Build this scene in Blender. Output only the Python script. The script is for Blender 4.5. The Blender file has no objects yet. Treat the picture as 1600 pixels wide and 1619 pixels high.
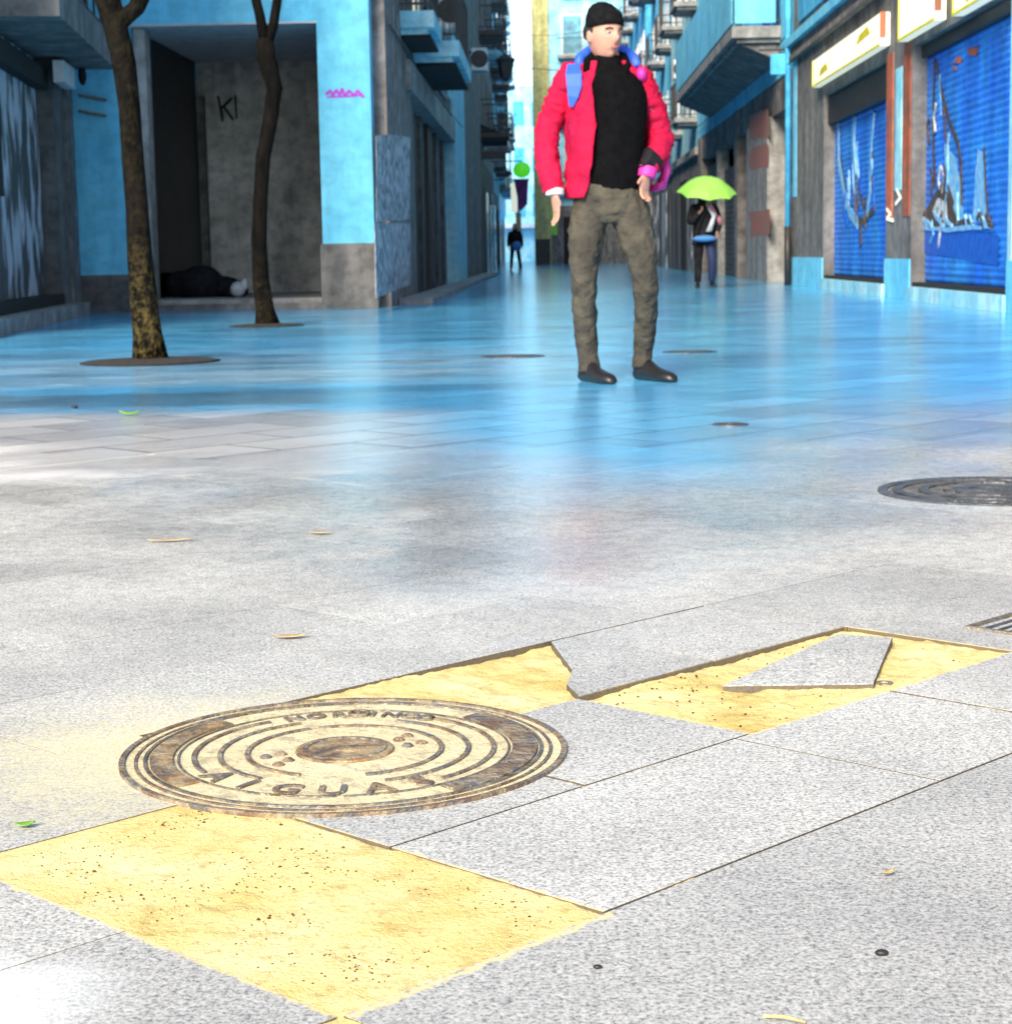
import bpy, bmesh, math, random
from mathutils import Vector, Matrix, noise
R_ = math.radians
random.seed(7)
S = bpy.context.scene
C = S.collection

# ------------------------------------------------------------ camera
IW, IH, F, HC = 1600, 1619, 3000.0, 0.62
YAW, PITCH, ROLL = R_(1.3649), R_(7.7504), R_(1.0)
_f = Vector((-math.sin(YAW)*math.cos(PITCH), math.cos(YAW)*math.cos(PITCH), -math.sin(PITCH)))
_r = Vector((math.cos(YAW), math.sin(YAW), 0)); _u = _r.cross(_f)
M3 = Matrix((_r, _u, -_f)).transposed()
cc, ss = math.cos(ROLL), math.sin(ROLL)
M3 = M3 @ Matrix(((cc, ss, 0), (-ss, cc, 0), (0, 0, 1)))
cam = bpy.data.cameras.new('camera'); co = bpy.data.objects.new('camera', cam); C.objects.link(co)
co.matrix_world = Matrix.Translation((0, 0, HC)) @ M3.to_4x4()
cam.sensor_fit = 'HORIZONTAL'; cam.sensor_width = 36; cam.lens = 36*F/IW
cam.clip_start = .05; cam.clip_end = 3000
cam.dof.use_dof = True; cam.dof.focus_distance = 2.2; cam.dof.aperture_fstop = 19
S.camera = co
# ------------------------------------------------------------ sky, sun, exposure
SUN_EL, SUN_AZ = 32, 200          # azimuth of the sun, clockwise from +Y (street runs to +Y)
w = bpy.data.worlds.new('World'); S.world = w; w.use_nodes = True
nt = w.node_tree; nt.nodes.clear()
sky = nt.nodes.new('ShaderNodeTexSky'); sky.sky_type = 'NISHITA'; sky.sun_disc = False
sky.sun_elevation = R_(SUN_EL); sky.sun_rotation = R_(SUN_AZ); sky.dust_density = 1.0; sky.ozone_density = 2.0; sky.air_density = 1.0
bg = nt.nodes.new('ShaderNodeBackground'); bg.inputs[1].default_value = 0.15
mx = nt.nodes.new('ShaderNodeMix'); mx.data_type = 'RGBA'; mx.blend_type = 'MULTIPLY'; mx.inputs[0].default_value = 1
mx.inputs[7].default_value = (1.0, 1.05, 1.02, 1)
wo = nt.nodes.new('ShaderNodeOutputWorld')
nt.links.new(sky.outputs[0], mx.inputs[6]); nt.links.new(mx.outputs[2], bg.inputs[0]); nt.links.new(bg.outputs[0], wo.inputs[0])
sl = bpy.data.lights.new('sun', 'SUN'); sl.energy = 3.5; sl.angle = R_(22); sl.color = (1, .87, .68)
so = bpy.data.objects.new('sun', sl); C.objects.link(so)
az, el = R_(SUN_AZ), R_(SUN_EL)
sd = Vector((math.sin(az)*math.cos(el), math.cos(az)*math.cos(el), math.sin(el)))
so.rotation_euler = sd.to_track_quat('Z', 'Y').to_euler()
S.view_settings.view_transform = 'Standard'; S.view_settings.look = 'None'
S.view_settings.exposure = 1.0; S.view_settings.gamma = 1

# ------------------------------------------------------------ pixel rays -> real planes
def ray(px, py): return M3 @ Vector((px-IW/2, IH/2-py, -F))
def G(px, py, z=0):
    v = ray(px, py); t = (z-HC)/v.z; return Vector((v.x*t, v.y*t, z))
def onX(px, py, X):
    v = ray(px, py); t = X/v.x; return Vector((X, v.y*t, HC+v.z*t))
def onY(px, py, Y):
    v = ray(px, py); t = Y/v.y; return Vector((v.x*t, Y, HC+v.z*t))

# ------------------------------------------------------------ materials
def mat(name, col, rough=.7, col2=None, sc=6, bump=0, bsc=None, spec=.5, metal=0, det=4, stretch=None, contrast=(.35, .65), emit=0, grime=0):
    m = bpy.data.materials.new(name); m.use_nodes = True; n = m.node_tree; p = n.nodes['Principled BSDF']
    p.inputs['Roughness'].default_value = rough; p.inputs['Metallic'].default_value = metal
    p.inputs['Specular IOR Level'].default_value = spec
    p.inputs['Base Color'].default_value = (*col, 1)
    tc = n.nodes.new('ShaderNodeTexCoord'); src = tc.outputs['Object']
    if stretch:
        mp = n.nodes.new('ShaderNodeMapping'); mp.inputs['Scale'].default_value = stretch
        n.links.new(src, mp.inputs[0]); src = mp.outputs[0]
    if col2 is None: col2 = tuple(c*.78 for c in col)
    no = n.nodes.new('ShaderNodeTexNoise'); no.inputs['Scale'].default_value = sc; no.inputs['Detail'].default_value = det
    rp = n.nodes.new('ShaderNodeValToRGB'); rp.color_ramp.elements[0].position = contrast[0]; rp.color_ramp.elements[1].position = contrast[1]
    rp.color_ramp.elements[0].color = (*col2, 1); rp.color_ramp.elements[1].color = (*col, 1)
    n.links.new(src, no.inputs[0]); n.links.new(no.outputs[0], rp.inputs[0]); last = rp.outputs[0]
    if grime:
        for gsc, stv, lo in ((1.0, (2.2, 2.2, .25), .42), (5.0, (1, 1, 1.3), .40)):
            g1 = n.nodes.new('ShaderNodeMapping'); g1.inputs['Scale'].default_value = stv
            g2 = n.nodes.new('ShaderNodeTexNoise'); g2.inputs['Scale'].default_value = gsc; g2.inputs['Detail'].default_value = 7; g2.inputs['Roughness'].default_value = .65
            g3 = n.nodes.new('ShaderNodeValToRGB'); g3.color_ramp.elements[0].position = lo; g3.color_ramp.elements[1].position = lo+.16
            g3.color_ramp.elements[0].color = (1-grime, 1-grime*.95, 1-grime*.9, 1); g3.color_ramp.elements[1].color = (1, 1, 1, 1)
            g4 = n.nodes.new('ShaderNodeMix'); g4.data_type = 'RGBA'; g4.blend_type = 'MULTIPLY'; g4.inputs[0].default_value = 1
            n.links.new(tc.outputs['Object'], g1.inputs[0]); n.links.new(g1.outputs[0], g2.inputs[0]); n.links.new(g2.outputs[0], g3.inputs[0])
            n.links.new(last, g4.inputs[6]); n.links.new(g3.outputs[0], g4.inputs[7]); last = g4.outputs[2]
    n.links.new(last, p.inputs['Base Color'])
    if bump:
        n2 = n.nodes.new('ShaderNodeTexNoise'); n2.inputs['Scale'].default_value = bsc or sc*4; n2.inputs['Detail'].default_value = 5
        b = n.nodes.new('ShaderNodeBump'); b.inputs['Strength'].default_value = bump; b.inputs['Distance'].default_value = .02
        n.links.new(src, n2.inputs[0]); n.links.new(n2.outputs[0], b.inputs['Height']); n.links.new(b.outputs[0], p.inputs['Normal'])
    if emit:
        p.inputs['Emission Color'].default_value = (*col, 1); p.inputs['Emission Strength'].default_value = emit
    return m

M = {}
M['cyan'] = mat('cyan_plaster', (.21, .72, .98), .8, (.13, .58, .88), 1.2, .1, 30, grime=0.18)
M['cyan_pale'] = mat('pale_cyan_plaster', (.50, .82, .90), .8, (.26, .68, .86), 1.5, .1, 30, grime=0.22)
M['cyan_deep'] = mat('deep_cyan_plaster', (.06, .42, .80), .8, (.10, .58, .86), 2, grime=0.25)
M['stone'] = mat('grey_stone', (.27, .255, .25), .8, (.16, .15, .145), 3, .3, 30, stretch=(1, 1, .5), grime=0.35)
M['stone_brown'] = mat('brown_grey_stone', (.32, .285, .27), .8, (.19, .165, .155), 3, .3, 25, grime=0.4)
M['stone_light'] = mat('light_stone', (.42, .41, .40), .8, (.28, .27, .26), 4, .2, 20, grime=0.3)
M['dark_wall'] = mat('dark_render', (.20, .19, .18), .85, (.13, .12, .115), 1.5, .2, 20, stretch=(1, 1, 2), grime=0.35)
M['soffit'] = mat('grey_soffit', (.62, .62, .66), .85)
M['dark'] = mat('dark_metal', (.018, .017, .018), .5, (.035, .03, .03), 8)
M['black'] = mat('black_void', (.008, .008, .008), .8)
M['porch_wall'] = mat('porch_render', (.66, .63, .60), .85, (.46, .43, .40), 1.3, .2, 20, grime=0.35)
M['darkgrey'] = mat('dark_grey_shutter', (.15, .15, .155), .6, (.06, .06, .06), 3, stretch=(3, 3, .6), grime=0.4)
M['shutter_blue'] = mat('blue_shutter_paint', (.012, .16, .88), .5, (.04, .34, .96), 1.6, 0, contrast=(.3, .7), det=6, grime=0.3)
M['mural_dark'] = mat('mural_dark_paint', (.03, .025, .03), .6, (.10, .07, .05), 14)
M['mural_pale'] = mat('mural_pale_paint', (.30, .52, .66), .6, (.06, .32, .72), 10)
M['mural_deep'] = mat('mural_deep_paint', (.008, .07, .42), .5, (.01, .13, .6), 10)
M['orange'] = mat('orange_paint', (.62, .14, .06), .7, (.35, .13, .08), 3, grime=0.3)
M['sign_white'] = mat('cream_sign_board', (.92, .90, .66), .5, (.94, .93, .84), 3, emit=.30, grime=0.08)  # faint glow added to brighten the boards on the shaded wall
M['sign_yellow'] = mat('yellow_sign_paint', (.85, .72, .02), .5)
M['poster_red'] = mat('torn_red_poster', (.46, .12, .09), .8, (.22, .17, .15), 5, contrast=(.45, .55))
M['poster_mix'] = mat('torn_posters', (.55, .58, .62), .8, (.16, .17, .20), 9, contrast=(.42, .58), det=8)
M['graf'] = mat('graffiti_shutter', (.50, .54, .62), .6, (.07, .07, .07), 3.2, det=3, contrast=(.46, .56), stretch=(1, 1, .45))
M['purple'] = mat('purple_spray_paint', (.45, .06, .6), .7)
M['yellowwall'] = mat('olive_yellow_plaster', (.66, .62, .26), .8, (.56, .50, .20), 2, grime=0.3)
M['glass'] = mat('window_glass', (.03, .05, .07), .08, spec=.9)
M['glass_cyan'] = mat('cyan_lit_glass', (.10, .38, .5), .1, (.03, .12, .2), 2, spec=.9)
M['bark'] = mat('tree_bark', (.008, .0065, .0055), .9, (.002, .002, .002), 14, .9, 40, stretch=(1, 1, .35), spec=.08)
def mottle_bark(m):      # yellow lichen patches low on the trunk
    n = m.node_tree; p = n.nodes['Principled BSDF']; src = p.inputs['Base Color'].links[0].from_socket
    tc = nn(n, 'ShaderNodeTexCoord'); sp = nn(n, 'ShaderNodeSeparateXYZ'); n.links.new(tc.outputs['Object'], sp.inputs[0])
    a = ramp(n, ntex(n, tc.outputs['Object'], 21, 6, .75), [(.46, (0, 0, 0)), (.66, (1, 1, 1))])
    f = math_(n, 'MULTIPLY', a, math_(n, 'MULTIPLY', mapr(n, sp.outputs[2], .0, .9, .75, .08), mapr(n, sp.outputs[1], 12, 16, 1, .2)))
    n.links.new(mixc(n, f, src, (.16, .12, .04)), p.inputs['Base Color'])
M['leaf'] = mat('tree_leaf', (.05, .09, .02), .6, (.02, .05, .015), 9)
M['soil'] = mat('tree_pit_soil', (.035, .026, .02), .95, (.015, .012, .010), 20, .8, 60)
M['skin'] = mat('skin', (.52, .27, .19), .55, (.45, .21, .15), 20)
M['jacket'] = mat('red_jacket_cloth', (.60, .006, .045), .8, (.30, .004, .04), 6, .8, 14, spec=.2, det=6)
M['jacket_pink'] = mat('magenta_jacket_cloth', (.68, .03, .30), .6)
M['royal'] = mat('blue_jacket_lining', (.03, .12, .75), .6)
M['sweater'] = mat('black_knit', (.003, .003, .0035), .95, (.005, .005, .006), 30, .3, 90, spec=.06)
M['beanie'] = mat('black_wool_hat', (.005, .005, .006), .95, (.010, .010, .011), 40, .5, 120, spec=.08)
M['trousers'] = mat('olive_brown_trousers', (.085, .074, .056), .9, (.045, .040, .034), 11, .8, 30, spec=.12, det=7)
M['boots'] = mat('black_leather', (.012, .010, .010), .4)
M['cloth_dark'] = mat('dark_coat_cloth', (.008, .008, .010), .85, (.018, .018, .022), 9, spec=.1)
M['denim'] = mat('dark_blue_denim', (.018, .028, .09), .8)
M['white_cloth'] = mat('white_cloth', (.6, .62, .66), .8)
M['pink'] = mat('pink_cloth', (.6, .22, .26), .8)
M["skyblue"] = mat("light_blue_bag", (.06, .22, .52), .7)
M['lime'] = mat('lime_umbrella_cloth', (.30, .66, .10), .6, (.24, .56, .08), 3)
M['hair'] = mat('black_hair', (.01, .009, .008), .6)
M['lip'] = mat('lips', (.38, .13, .11), .5)
M['white'] = mat('white_paint', (.75, .77, .8), .4)
M['green_sign'] = mat('green_sign_plastic', (.08, .62, .02), .4, emit=.35)
M['purple_cloth'] = mat('purple_banner_cloth', (.20, .02, .20), .8, (.06, .02, .14), 3)
M['tan'] = mat('tan_board', (.52, .34, .16), .8)
M['stick'] = mat('dry_leaf', (.62, .47, .22), .8, (.42, .26, .1), 60)
M['greenleaf'] = mat('green_leaf', (.20, .42, .03), .6)
M['pebble'] = mat('black_pebble', (.02, .02, .02), .5)

def nn(n, t, **k):
    o = n.nodes.new(t)
    for a, b in k.items(): setattr(o, a, b)
    return o
def math_(n, op, a, b=None, c=None, clamp=False):
    o = nn(n, 'ShaderNodeMath', operation=op); o.use_clamp = clamp
    for i, v in enumerate((a, b, c)):
        if v is None: continue
        if isinstance(v, (int, float)): o.inputs[i].default_value = v
        else: n.links.new(v, o.inputs[i])
    return o.outputs[0]
def mixc(n, f, a, b, mode='MIX'):
    o = nn(n, 'ShaderNodeMix', data_type='RGBA', blend_type=mode)
    for i, v in ((0, f), (6, a), (7, b)):
        if isinstance(v, (int, float)): o.inputs[i].default_value = v
        elif isinstance(v, tuple): o.inputs[i].default_value = (*v, 1)
        else: n.links.new(v, o.inputs[i])
    return o.outputs[2]
def ntex(n, src, sc, det=3, rough=.5, mapping=None):
    if mapping:
        mp = nn(n, 'ShaderNodeMapping'); mp.inputs['Scale'].default_value = mapping[0]; mp.inputs['Rotation'].default_value = mapping[1]
        n.links.new(src, mp.inputs[0]); src = mp.outputs[0]
    o = nn(n, 'ShaderNodeTexNoise'); o.inputs['Scale'].default_value = sc; o.inputs['Detail'].default_value = det; o.inputs['Roughness'].default_value = rough
    n.links.new(src, o.inputs[0]); return o.outputs[0]
def ramp(n, f, stops):
    o = nn(n, 'ShaderNodeValToRGB'); e = o.color_ramp.elements
    while len(e) < len(stops): e.new(.5)
    for i, (p, c) in enumerate(stops): e[i].position = p; e[i].color = (*c, 1) if len(c) == 3 else c
    n.links.new(f, o.inputs[0]); return o.outputs[0]
def mapr(n, v, a, b, c, d, smooth=True):
    o = nn(n, 'ShaderNodeMapRange'); o.interpolation_type = 'SMOOTHSTEP' if smooth else 'LINEAR'
    for i, x in enumerate((v, a, b, c, d)):
        if isinstance(x, (int, float)): o.inputs[i].default_value = x
        else: n.links.new(x, o.inputs[i])
    return o.outputs[0]

TH = R_(47)
def pavement_mat(name, joints):
    m = bpy.data.materials.new(name); m.use_nodes = True; n = m.node_tree; p = n.nodes['Principled BSDF']
    tc = nn(n, 'ShaderNodeTexCoord'); P = tc.outputs['Object']
    sep = nn(n, 'ShaderNodeSeparateXYZ'); n.links.new(P, sep.inputs[0]); X, Y = sep.outputs[0], sep.outputs[1]
    fine = ntex(n, P, 210, 2, .65); mid = ntex(n, P, 80, 4, .7); big = ntex(n, P, 2.2, 4); fl = ntex(n, P, 430, 1)
    col = ramp(n, fine, [(.36, (.12, .12, .12)), (.46, (.44, .435, .425)), (.58, (.70, .69, .67))])
    col = mixc(n, .42, col, ramp(n, mid, [(.38, (.28, .275, .27)), (.58, (.62, .61, .595))]))
    col = mixc(n, math_(n, 'MULTIPLY', ramp(n, fl, [(.64, (0, 0, 0)), (.70, (1, 1, 1))]), .55), col, (.10, .10, .11))
    col = mixc(n, 1, col, ramp(n, big, [(.32, (.82, .81, .80)), (.62, (1.07, 1.06, 1.03))]), 'MULTIPLY')
    if not joints:
        geo = nn(n, 'ShaderNodeNewGeometry')
        col = mixc(n, 1, col, ramp(n, geo.outputs['Random Per Island'], [(0, (.88, .875, .87)), (.5, (.98, .975, .96)), (1, (1.08, 1.07, 1.05))]), 'MULTIPLY')
    md = ramp(n, ntex(n, P, 22, 6, .8), [(.40, (.74, .73, .72)), (.54, (1.08, 1.06, 1.03))])
    col = mixc(n, mapr(n, Y, 2.2, 4.5, .25, .95), col, mixc(n, 1, col, md, 'MULTIPLY'))
    # sand dust trodden round the manhole
    dx = math_(n, 'ADD', X, .46); dy = math_(n, 'SUBTRACT', Y, 2.33)
    d = math_(n, 'SQRT', math_(n, 'ADD', math_(n, 'MULTIPLY', dx, dx), math_(n, 'MULTIPLY', dy, dy)))
    dn = math_(n, 'ADD', d, math_(n, 'MULTIPLY', math_(n, 'SUBTRACT', ntex(n, P, 7, 5, .7), .5), .35))
    dust = mapr(n, math_(n, 'ADD', dn, math_(n, 'MULTIPLY', math_(n, 'SUBTRACT', ntex(n, P, 60, 4, .8), .5), .5)), .05, .44, .68, 0)
    dust = math_(n, 'MULTIPLY', dust, mapr(n, X, -.38, -.25, 1, .0))
    col = mixc(n, dust, col, (.74, .64, .36))
    # sand spilled over the slab edges round the pits
    mu = nn(n, 'ShaderNodeMapping'); mu.inputs['Rotation'].default_value = (0, 0, -TH); n.links.new(P, mu.inputs[0])
    su = nn(n, 'ShaderNodeSeparateXYZ'); n.links.new(mu.outputs[0], su.inputs[0]); en = math_(n, 'MULTIPLY', math_(n, 'SUBTRACT', ntex(n, P, 45, 5, .75), .5), .035)
    for cu_, cv_, hu, hv in ((1.13, 1.44, .165, .30), (2.26, 1.60, .33, .152)):
        ax = math_(n, 'SUBTRACT', math_(n, 'ABSOLUTE', math_(n, 'SUBTRACT', su.outputs[0], cu_)), hu); ay = math_(n, 'SUBTRACT', math_(n, 'ABSOLUTE', math_(n, 'SUBTRACT', su.outputs[1], cv_)), hv)
        dd = math_(n, 'ADD', math_(n, 'MAXIMUM', ax, ay), en)
        col = mixc(n, mapr(n, math_(n, 'ABSOLUTE', dd), .001, .008, .8, 0), col, (.80, .63, .29))
    # paler rounded patch at the near left corner
    sx = math_(n, 'ADD', X, .50); sy = math_(n, 'SUBTRACT', Y, 1.50)
    sdist = math_(n, 'SQRT', math_(n, 'ADD', math_(n, 'MULTIPLY', sx, sx), math_(n, 'MULTIPLY', sy, sy)))
    sdist = math_(n, 'ADD', sdist, math_(n, 'MULTIPLY', math_(n, 'SUBTRACT', ntex(n, P, 9, 3), .5), .12))
    col = mixc(n, mapr(n, sdist, .06, .17, .6, 0), col, (.80, .80, .77))
    # dirt on the cut side faces
    gn = nn(n, 'ShaderNodeNewGeometry'); gs = nn(n, 'ShaderNodeSeparateXYZ'); n.links.new(gn.outputs['True Normal'], gs.inputs[0])
    col = mixc(n, mapr(n, gs.outputs[2], .3, .9, .92, 0), col, (.10, .075, .05))
    # blue sky reflection on the wet street, painted into the slab colour in patches
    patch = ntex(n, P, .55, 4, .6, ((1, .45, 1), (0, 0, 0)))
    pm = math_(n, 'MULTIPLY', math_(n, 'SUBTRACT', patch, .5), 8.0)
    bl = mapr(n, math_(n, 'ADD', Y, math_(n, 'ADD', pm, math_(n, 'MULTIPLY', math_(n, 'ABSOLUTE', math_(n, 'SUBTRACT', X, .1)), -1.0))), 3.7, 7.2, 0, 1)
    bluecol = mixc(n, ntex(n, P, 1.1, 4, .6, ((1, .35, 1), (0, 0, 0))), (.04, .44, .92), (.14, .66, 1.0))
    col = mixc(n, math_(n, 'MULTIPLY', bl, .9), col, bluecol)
    lw = math_(n, 'MULTIPLY', math_(n, 'MULTIPLY', mapr(n, math_(n, 'ADD', Y, math_(n, 'MULTIPLY', math_(n, 'SUBTRACT', ntex(n, P, 1.2, 5, .65), .5), 3)), 5.0, 5.8, 0, 1), mapr(n, Y, 8.0, 7.4, 0, 1)), mapr(n, X, -.9, -.1, .75, 0))
    col = mixc(n, lw, col, (.80, .75, .71))
    pal = math_(n, 'MULTIPLY', math_(n, 'MULTIPLY', mapr(n, Y, 8.9, 9.8, 0, 1), mapr(n, Y, 14, 10.5, 0, 1)), mapr(n, X, -.8, .6, .85, 0))  # pale sky reflection over the left plaza, painted into the colour
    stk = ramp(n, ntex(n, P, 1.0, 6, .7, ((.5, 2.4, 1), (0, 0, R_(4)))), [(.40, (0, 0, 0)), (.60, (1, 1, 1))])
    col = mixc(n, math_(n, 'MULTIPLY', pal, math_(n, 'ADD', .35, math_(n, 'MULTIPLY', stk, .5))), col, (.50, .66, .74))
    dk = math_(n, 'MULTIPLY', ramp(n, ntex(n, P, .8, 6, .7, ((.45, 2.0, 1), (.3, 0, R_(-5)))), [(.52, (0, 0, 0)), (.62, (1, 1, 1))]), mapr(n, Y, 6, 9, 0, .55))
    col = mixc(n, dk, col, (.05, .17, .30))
    # damp darker streaks
    st = ntex(n, P, 1.6, 5, .6, ((.8, 1.0, 1), (0, 0, R_(20))))
    stm = math_(n, 'MULTIPLY', ramp(n, st, [(.47, (0, 0, 0)), (.60, (1, 1, 1))]), mapr(n, Y, 3.0, 5.0, 0, .3))
    col = mixc(n, stm, col, mixc(n, 1, col, (.55, .55, .60), 'MULTIPLY'))
    # drainage band of darker stone across the plaza on the left
    bandn = math_(n, 'ADD', Y, math_(n, 'MULTIPLY', math_(n, 'SUBTRACT', ntex(n, P, 3, 3), .5), .25))
    bd = math_(n, 'MULTIPLY', mapr(n, bandn, 8.0, 8.15, 0, 1), mapr(n, bandn, 8.75, 8.95, 1, 0))
    bd = math_(n, 'MULTIPLY', bd, mapr(n, X, -1.3, -.2, .62, 0))
    col = mixc(n, bd, col, (.10, .15, .19))
    hgt = None
    if joints:
        mp = nn(n, 'ShaderNodeMapping'); mp.inputs['Rotation'].default_value = (0, 0, -TH); n.links.new(P, mp.inputs[0])
        br = nn(n, 'ShaderNodeTexBrick'); br.inputs['Scale'].default_value = 1; br.inputs['Brick Width'].default_value = .6; br.inputs['Row Height'].default_value = .302
        br.inputs['Mortar Size'].default_value = .010; br.inputs['Mortar Smooth'].default_value = .3; br.inputs['Color1'].default_value = (.74, .75, .77, 1); br.inputs['Color2'].default_value = (1.08, 1.07, 1.06, 1)
        br.inputs['Mortar'].default_value = (.9, .9, .9, 1)
        n.links.new(mp.outputs[0], br.inputs[0])
        col = mixc(n, 1, col, br.outputs['Color'], 'MULTIPLY'); hgt = br.outputs['Fac']
        col = mixc(n, math_(n, 'MULTIPLY', hgt, .55), col, (.05, .08, .10))
        under = math_(n, 'MULTIPLY', math_(n, 'MULTIPLY', math_(n, 'LESS_THAN', Y, 5.7), math_(n, 'GREATER_THAN', Y, .6)), math_(n, 'LESS_THAN', math_(n, 'ABSOLUTE', X), 2.4))
        col = mixc(n, under, col, mixc(n, ramp(n, ntex(n, P, 12, 4), [(.45, (0, 0, 0)), (.55, (1, 1, 1))]), (.10, .08, .06), (.50, .38, .16)))
    n.links.new(col, p.inputs['Base Color'])
    # wetness -> gloss
    wet = mapr(n, math_(n, 'ADD', math_(n, 'ADD', Y, math_(n, 'MULTIPLY', math_(n, 'ABSOLUTE', math_(n, 'SUBTRACT', X, .1)), -1.1)), math_(n, 'MULTIPLY', math_(n, 'SUBTRACT', ntex(n, P, 1.3, 4, .6), .5), 4)), 2.3, 4.6, 0, 1)
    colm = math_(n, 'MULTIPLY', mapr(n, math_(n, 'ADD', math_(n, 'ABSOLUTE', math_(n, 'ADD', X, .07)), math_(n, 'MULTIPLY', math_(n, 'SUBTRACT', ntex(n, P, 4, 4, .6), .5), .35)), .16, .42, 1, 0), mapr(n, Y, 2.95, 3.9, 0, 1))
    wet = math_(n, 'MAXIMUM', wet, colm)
    rr = math_(n, 'ADD', mapr(n, wet, 0, 1, .6, .13), math_(n, 'MULTIPLY', math_(n, 'SUBTRACT', ntex(n, P, 5, 4), .5), .12))
    n.links.new(rr, p.inputs['Roughness']); p.inputs['IOR'].default_value = 1.42
    n.links.new(math_(n, 'ADD', mapr(n, wet, 0, 1, .35, .48), math_(n, 'MULTIPLY', colm, .9)), p.inputs['Specular IOR Level'])
    b1 = nn(n, 'ShaderNodeBump'); b1.inputs['Strength'].default_value = .5; b1.inputs['Distance'].default_value = .0012
    n.links.new(math_(n, 'ADD', fine, mid), b1.inputs['Height'])
    b2 = nn(n, 'ShaderNodeBump'); b2.inputs['Strength'].default_value = 1; b2.inputs['Distance'].default_value = .0025
    n.links.new(ntex(n, P, 2.6, 3, .5), b2.inputs['Height']); n.links.new(b1.outputs[0], b2.inputs['Normal'])
    last = b2
    if hgt is not None:
        b3 = nn(n, 'ShaderNodeBump'); b3.invert = True; b3.inputs['Strength'].default_value = .6; b3.inputs['Distance'].default_value = .004
        n.links.new(hgt, b3.inputs['Height']); n.links.new(b2.outputs[0], b3.inputs['Normal']); last = b3
    n.links.new(last.outputs[0], p.inputs['Normal'])
    return m
mottle_bark(M['bark'])
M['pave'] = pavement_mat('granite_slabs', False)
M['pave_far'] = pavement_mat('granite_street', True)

def sand_mat(name, pale=0):
    m = bpy.data.materials.new(name); m.use_nodes = True; n = m.node_tree; p = n.nodes['Principled BSDF']
    P = nn(n, 'ShaderNodeTexCoord').outputs['Object']
    a = ntex(n, P, 6, 3, .5); b = ntex(n, P, 240, 3, .7); c = ntex(n, P, 75, 3, .6)
    col = ramp(n, a, [(.30, (.60, .44, .14)), (.45, (.76, .60, .25)), (.68, (.83, .70, .36))])
    col = mixc(n, math_(n, 'MULTIPLY', ramp(n, b, [(.30, (1, 1, 1)), (.45, (0, 0, 0))]), .25), col, (.55, .36, .12))
    col = mixc(n, math_(n, 'MULTIPLY', ramp(n, c, [(.60, (0, 0, 0)), (.68, (1, 1, 1))]), .55), col, (.46, .30, .10))
    col = mixc(n, math_(n, 'MULTIPLY', ramp(n, ntex(n, P, 17, 7, .8), [(.50, (0, 0, 0)), (.62, (1, 1, 1))]), .45), col, (.42, .27, .07))
    if pale:
        col = mixc(n, .6, col, (.66, .60, .44)); col = mixc(n, math_(n, 'MULTIPLY', ramp(n, ntex(n, P, 28, 6, .75), [(.50, (0, 0, 0)), (.60, (1, 1, 1))]), .55), col, (.30, .23, .16))
    n.links.new(col, p.inputs['Base Color']); p.inputs['Roughness'].default_value = .95; p.inputs['Specular IOR Level'].default_value = .15
    bp = nn(n, 'ShaderNodeBump'); bp.inputs['Strength'].default_value = .8; bp.inputs['Distance'].default_value = .003
    n.links.new(math_(n, 'ADD', b, c), bp.inputs['Height']); n.links.new(bp.outputs[0], p.inputs['Normal'])
    return m
M['sand'] = sand_mat('building_sand'); M['sand_pale'] = sand_mat('sand_in_cover', 1)
def dusty(m, amt):      # sand and dirt lying on the worn iron
    n = m.node_tree; p = n.nodes['Principled BSDF']; src = p.inputs['Base Color'].links[0].from_socket; P = nn(n, 'ShaderNodeTexCoord').outputs['Object']
    f = math_(n, 'MULTIPLY', ramp(n, ntex(n, P, 30, 6, .75), [(.44, (0, 0, 0)), (.60, (1, 1, 1))]), amt)
    n.links.new(mixc(n, f, src, (.58, .47, .28)), p.inputs['Base Color'])
M['iron'] = mat('worn_iron', (.15, .135, .13), .6, (.17, .105, .07), 22, .6, 90, metal=.15, contrast=(.42, .6), det=6)
M['iron_light'] = mat('polished_iron', (.20, .19, .19), .45, (.10, .075, .06), 22, .5, 90, metal=.4)
M['iron_wet'] = mat('wet_iron', (.05, .05, .055), .35, (.12, .12, .13), 20, .4, 60, metal=.3)
M['rust'] = mat('rusty_iron', (.30, .17, .07), .6, (.10, .07, .055), 45, .4, 90, metal=.1)
dusty(M['iron'], .42); dusty(M['rust'], .5); dusty(M['iron_light'], .4)

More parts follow.
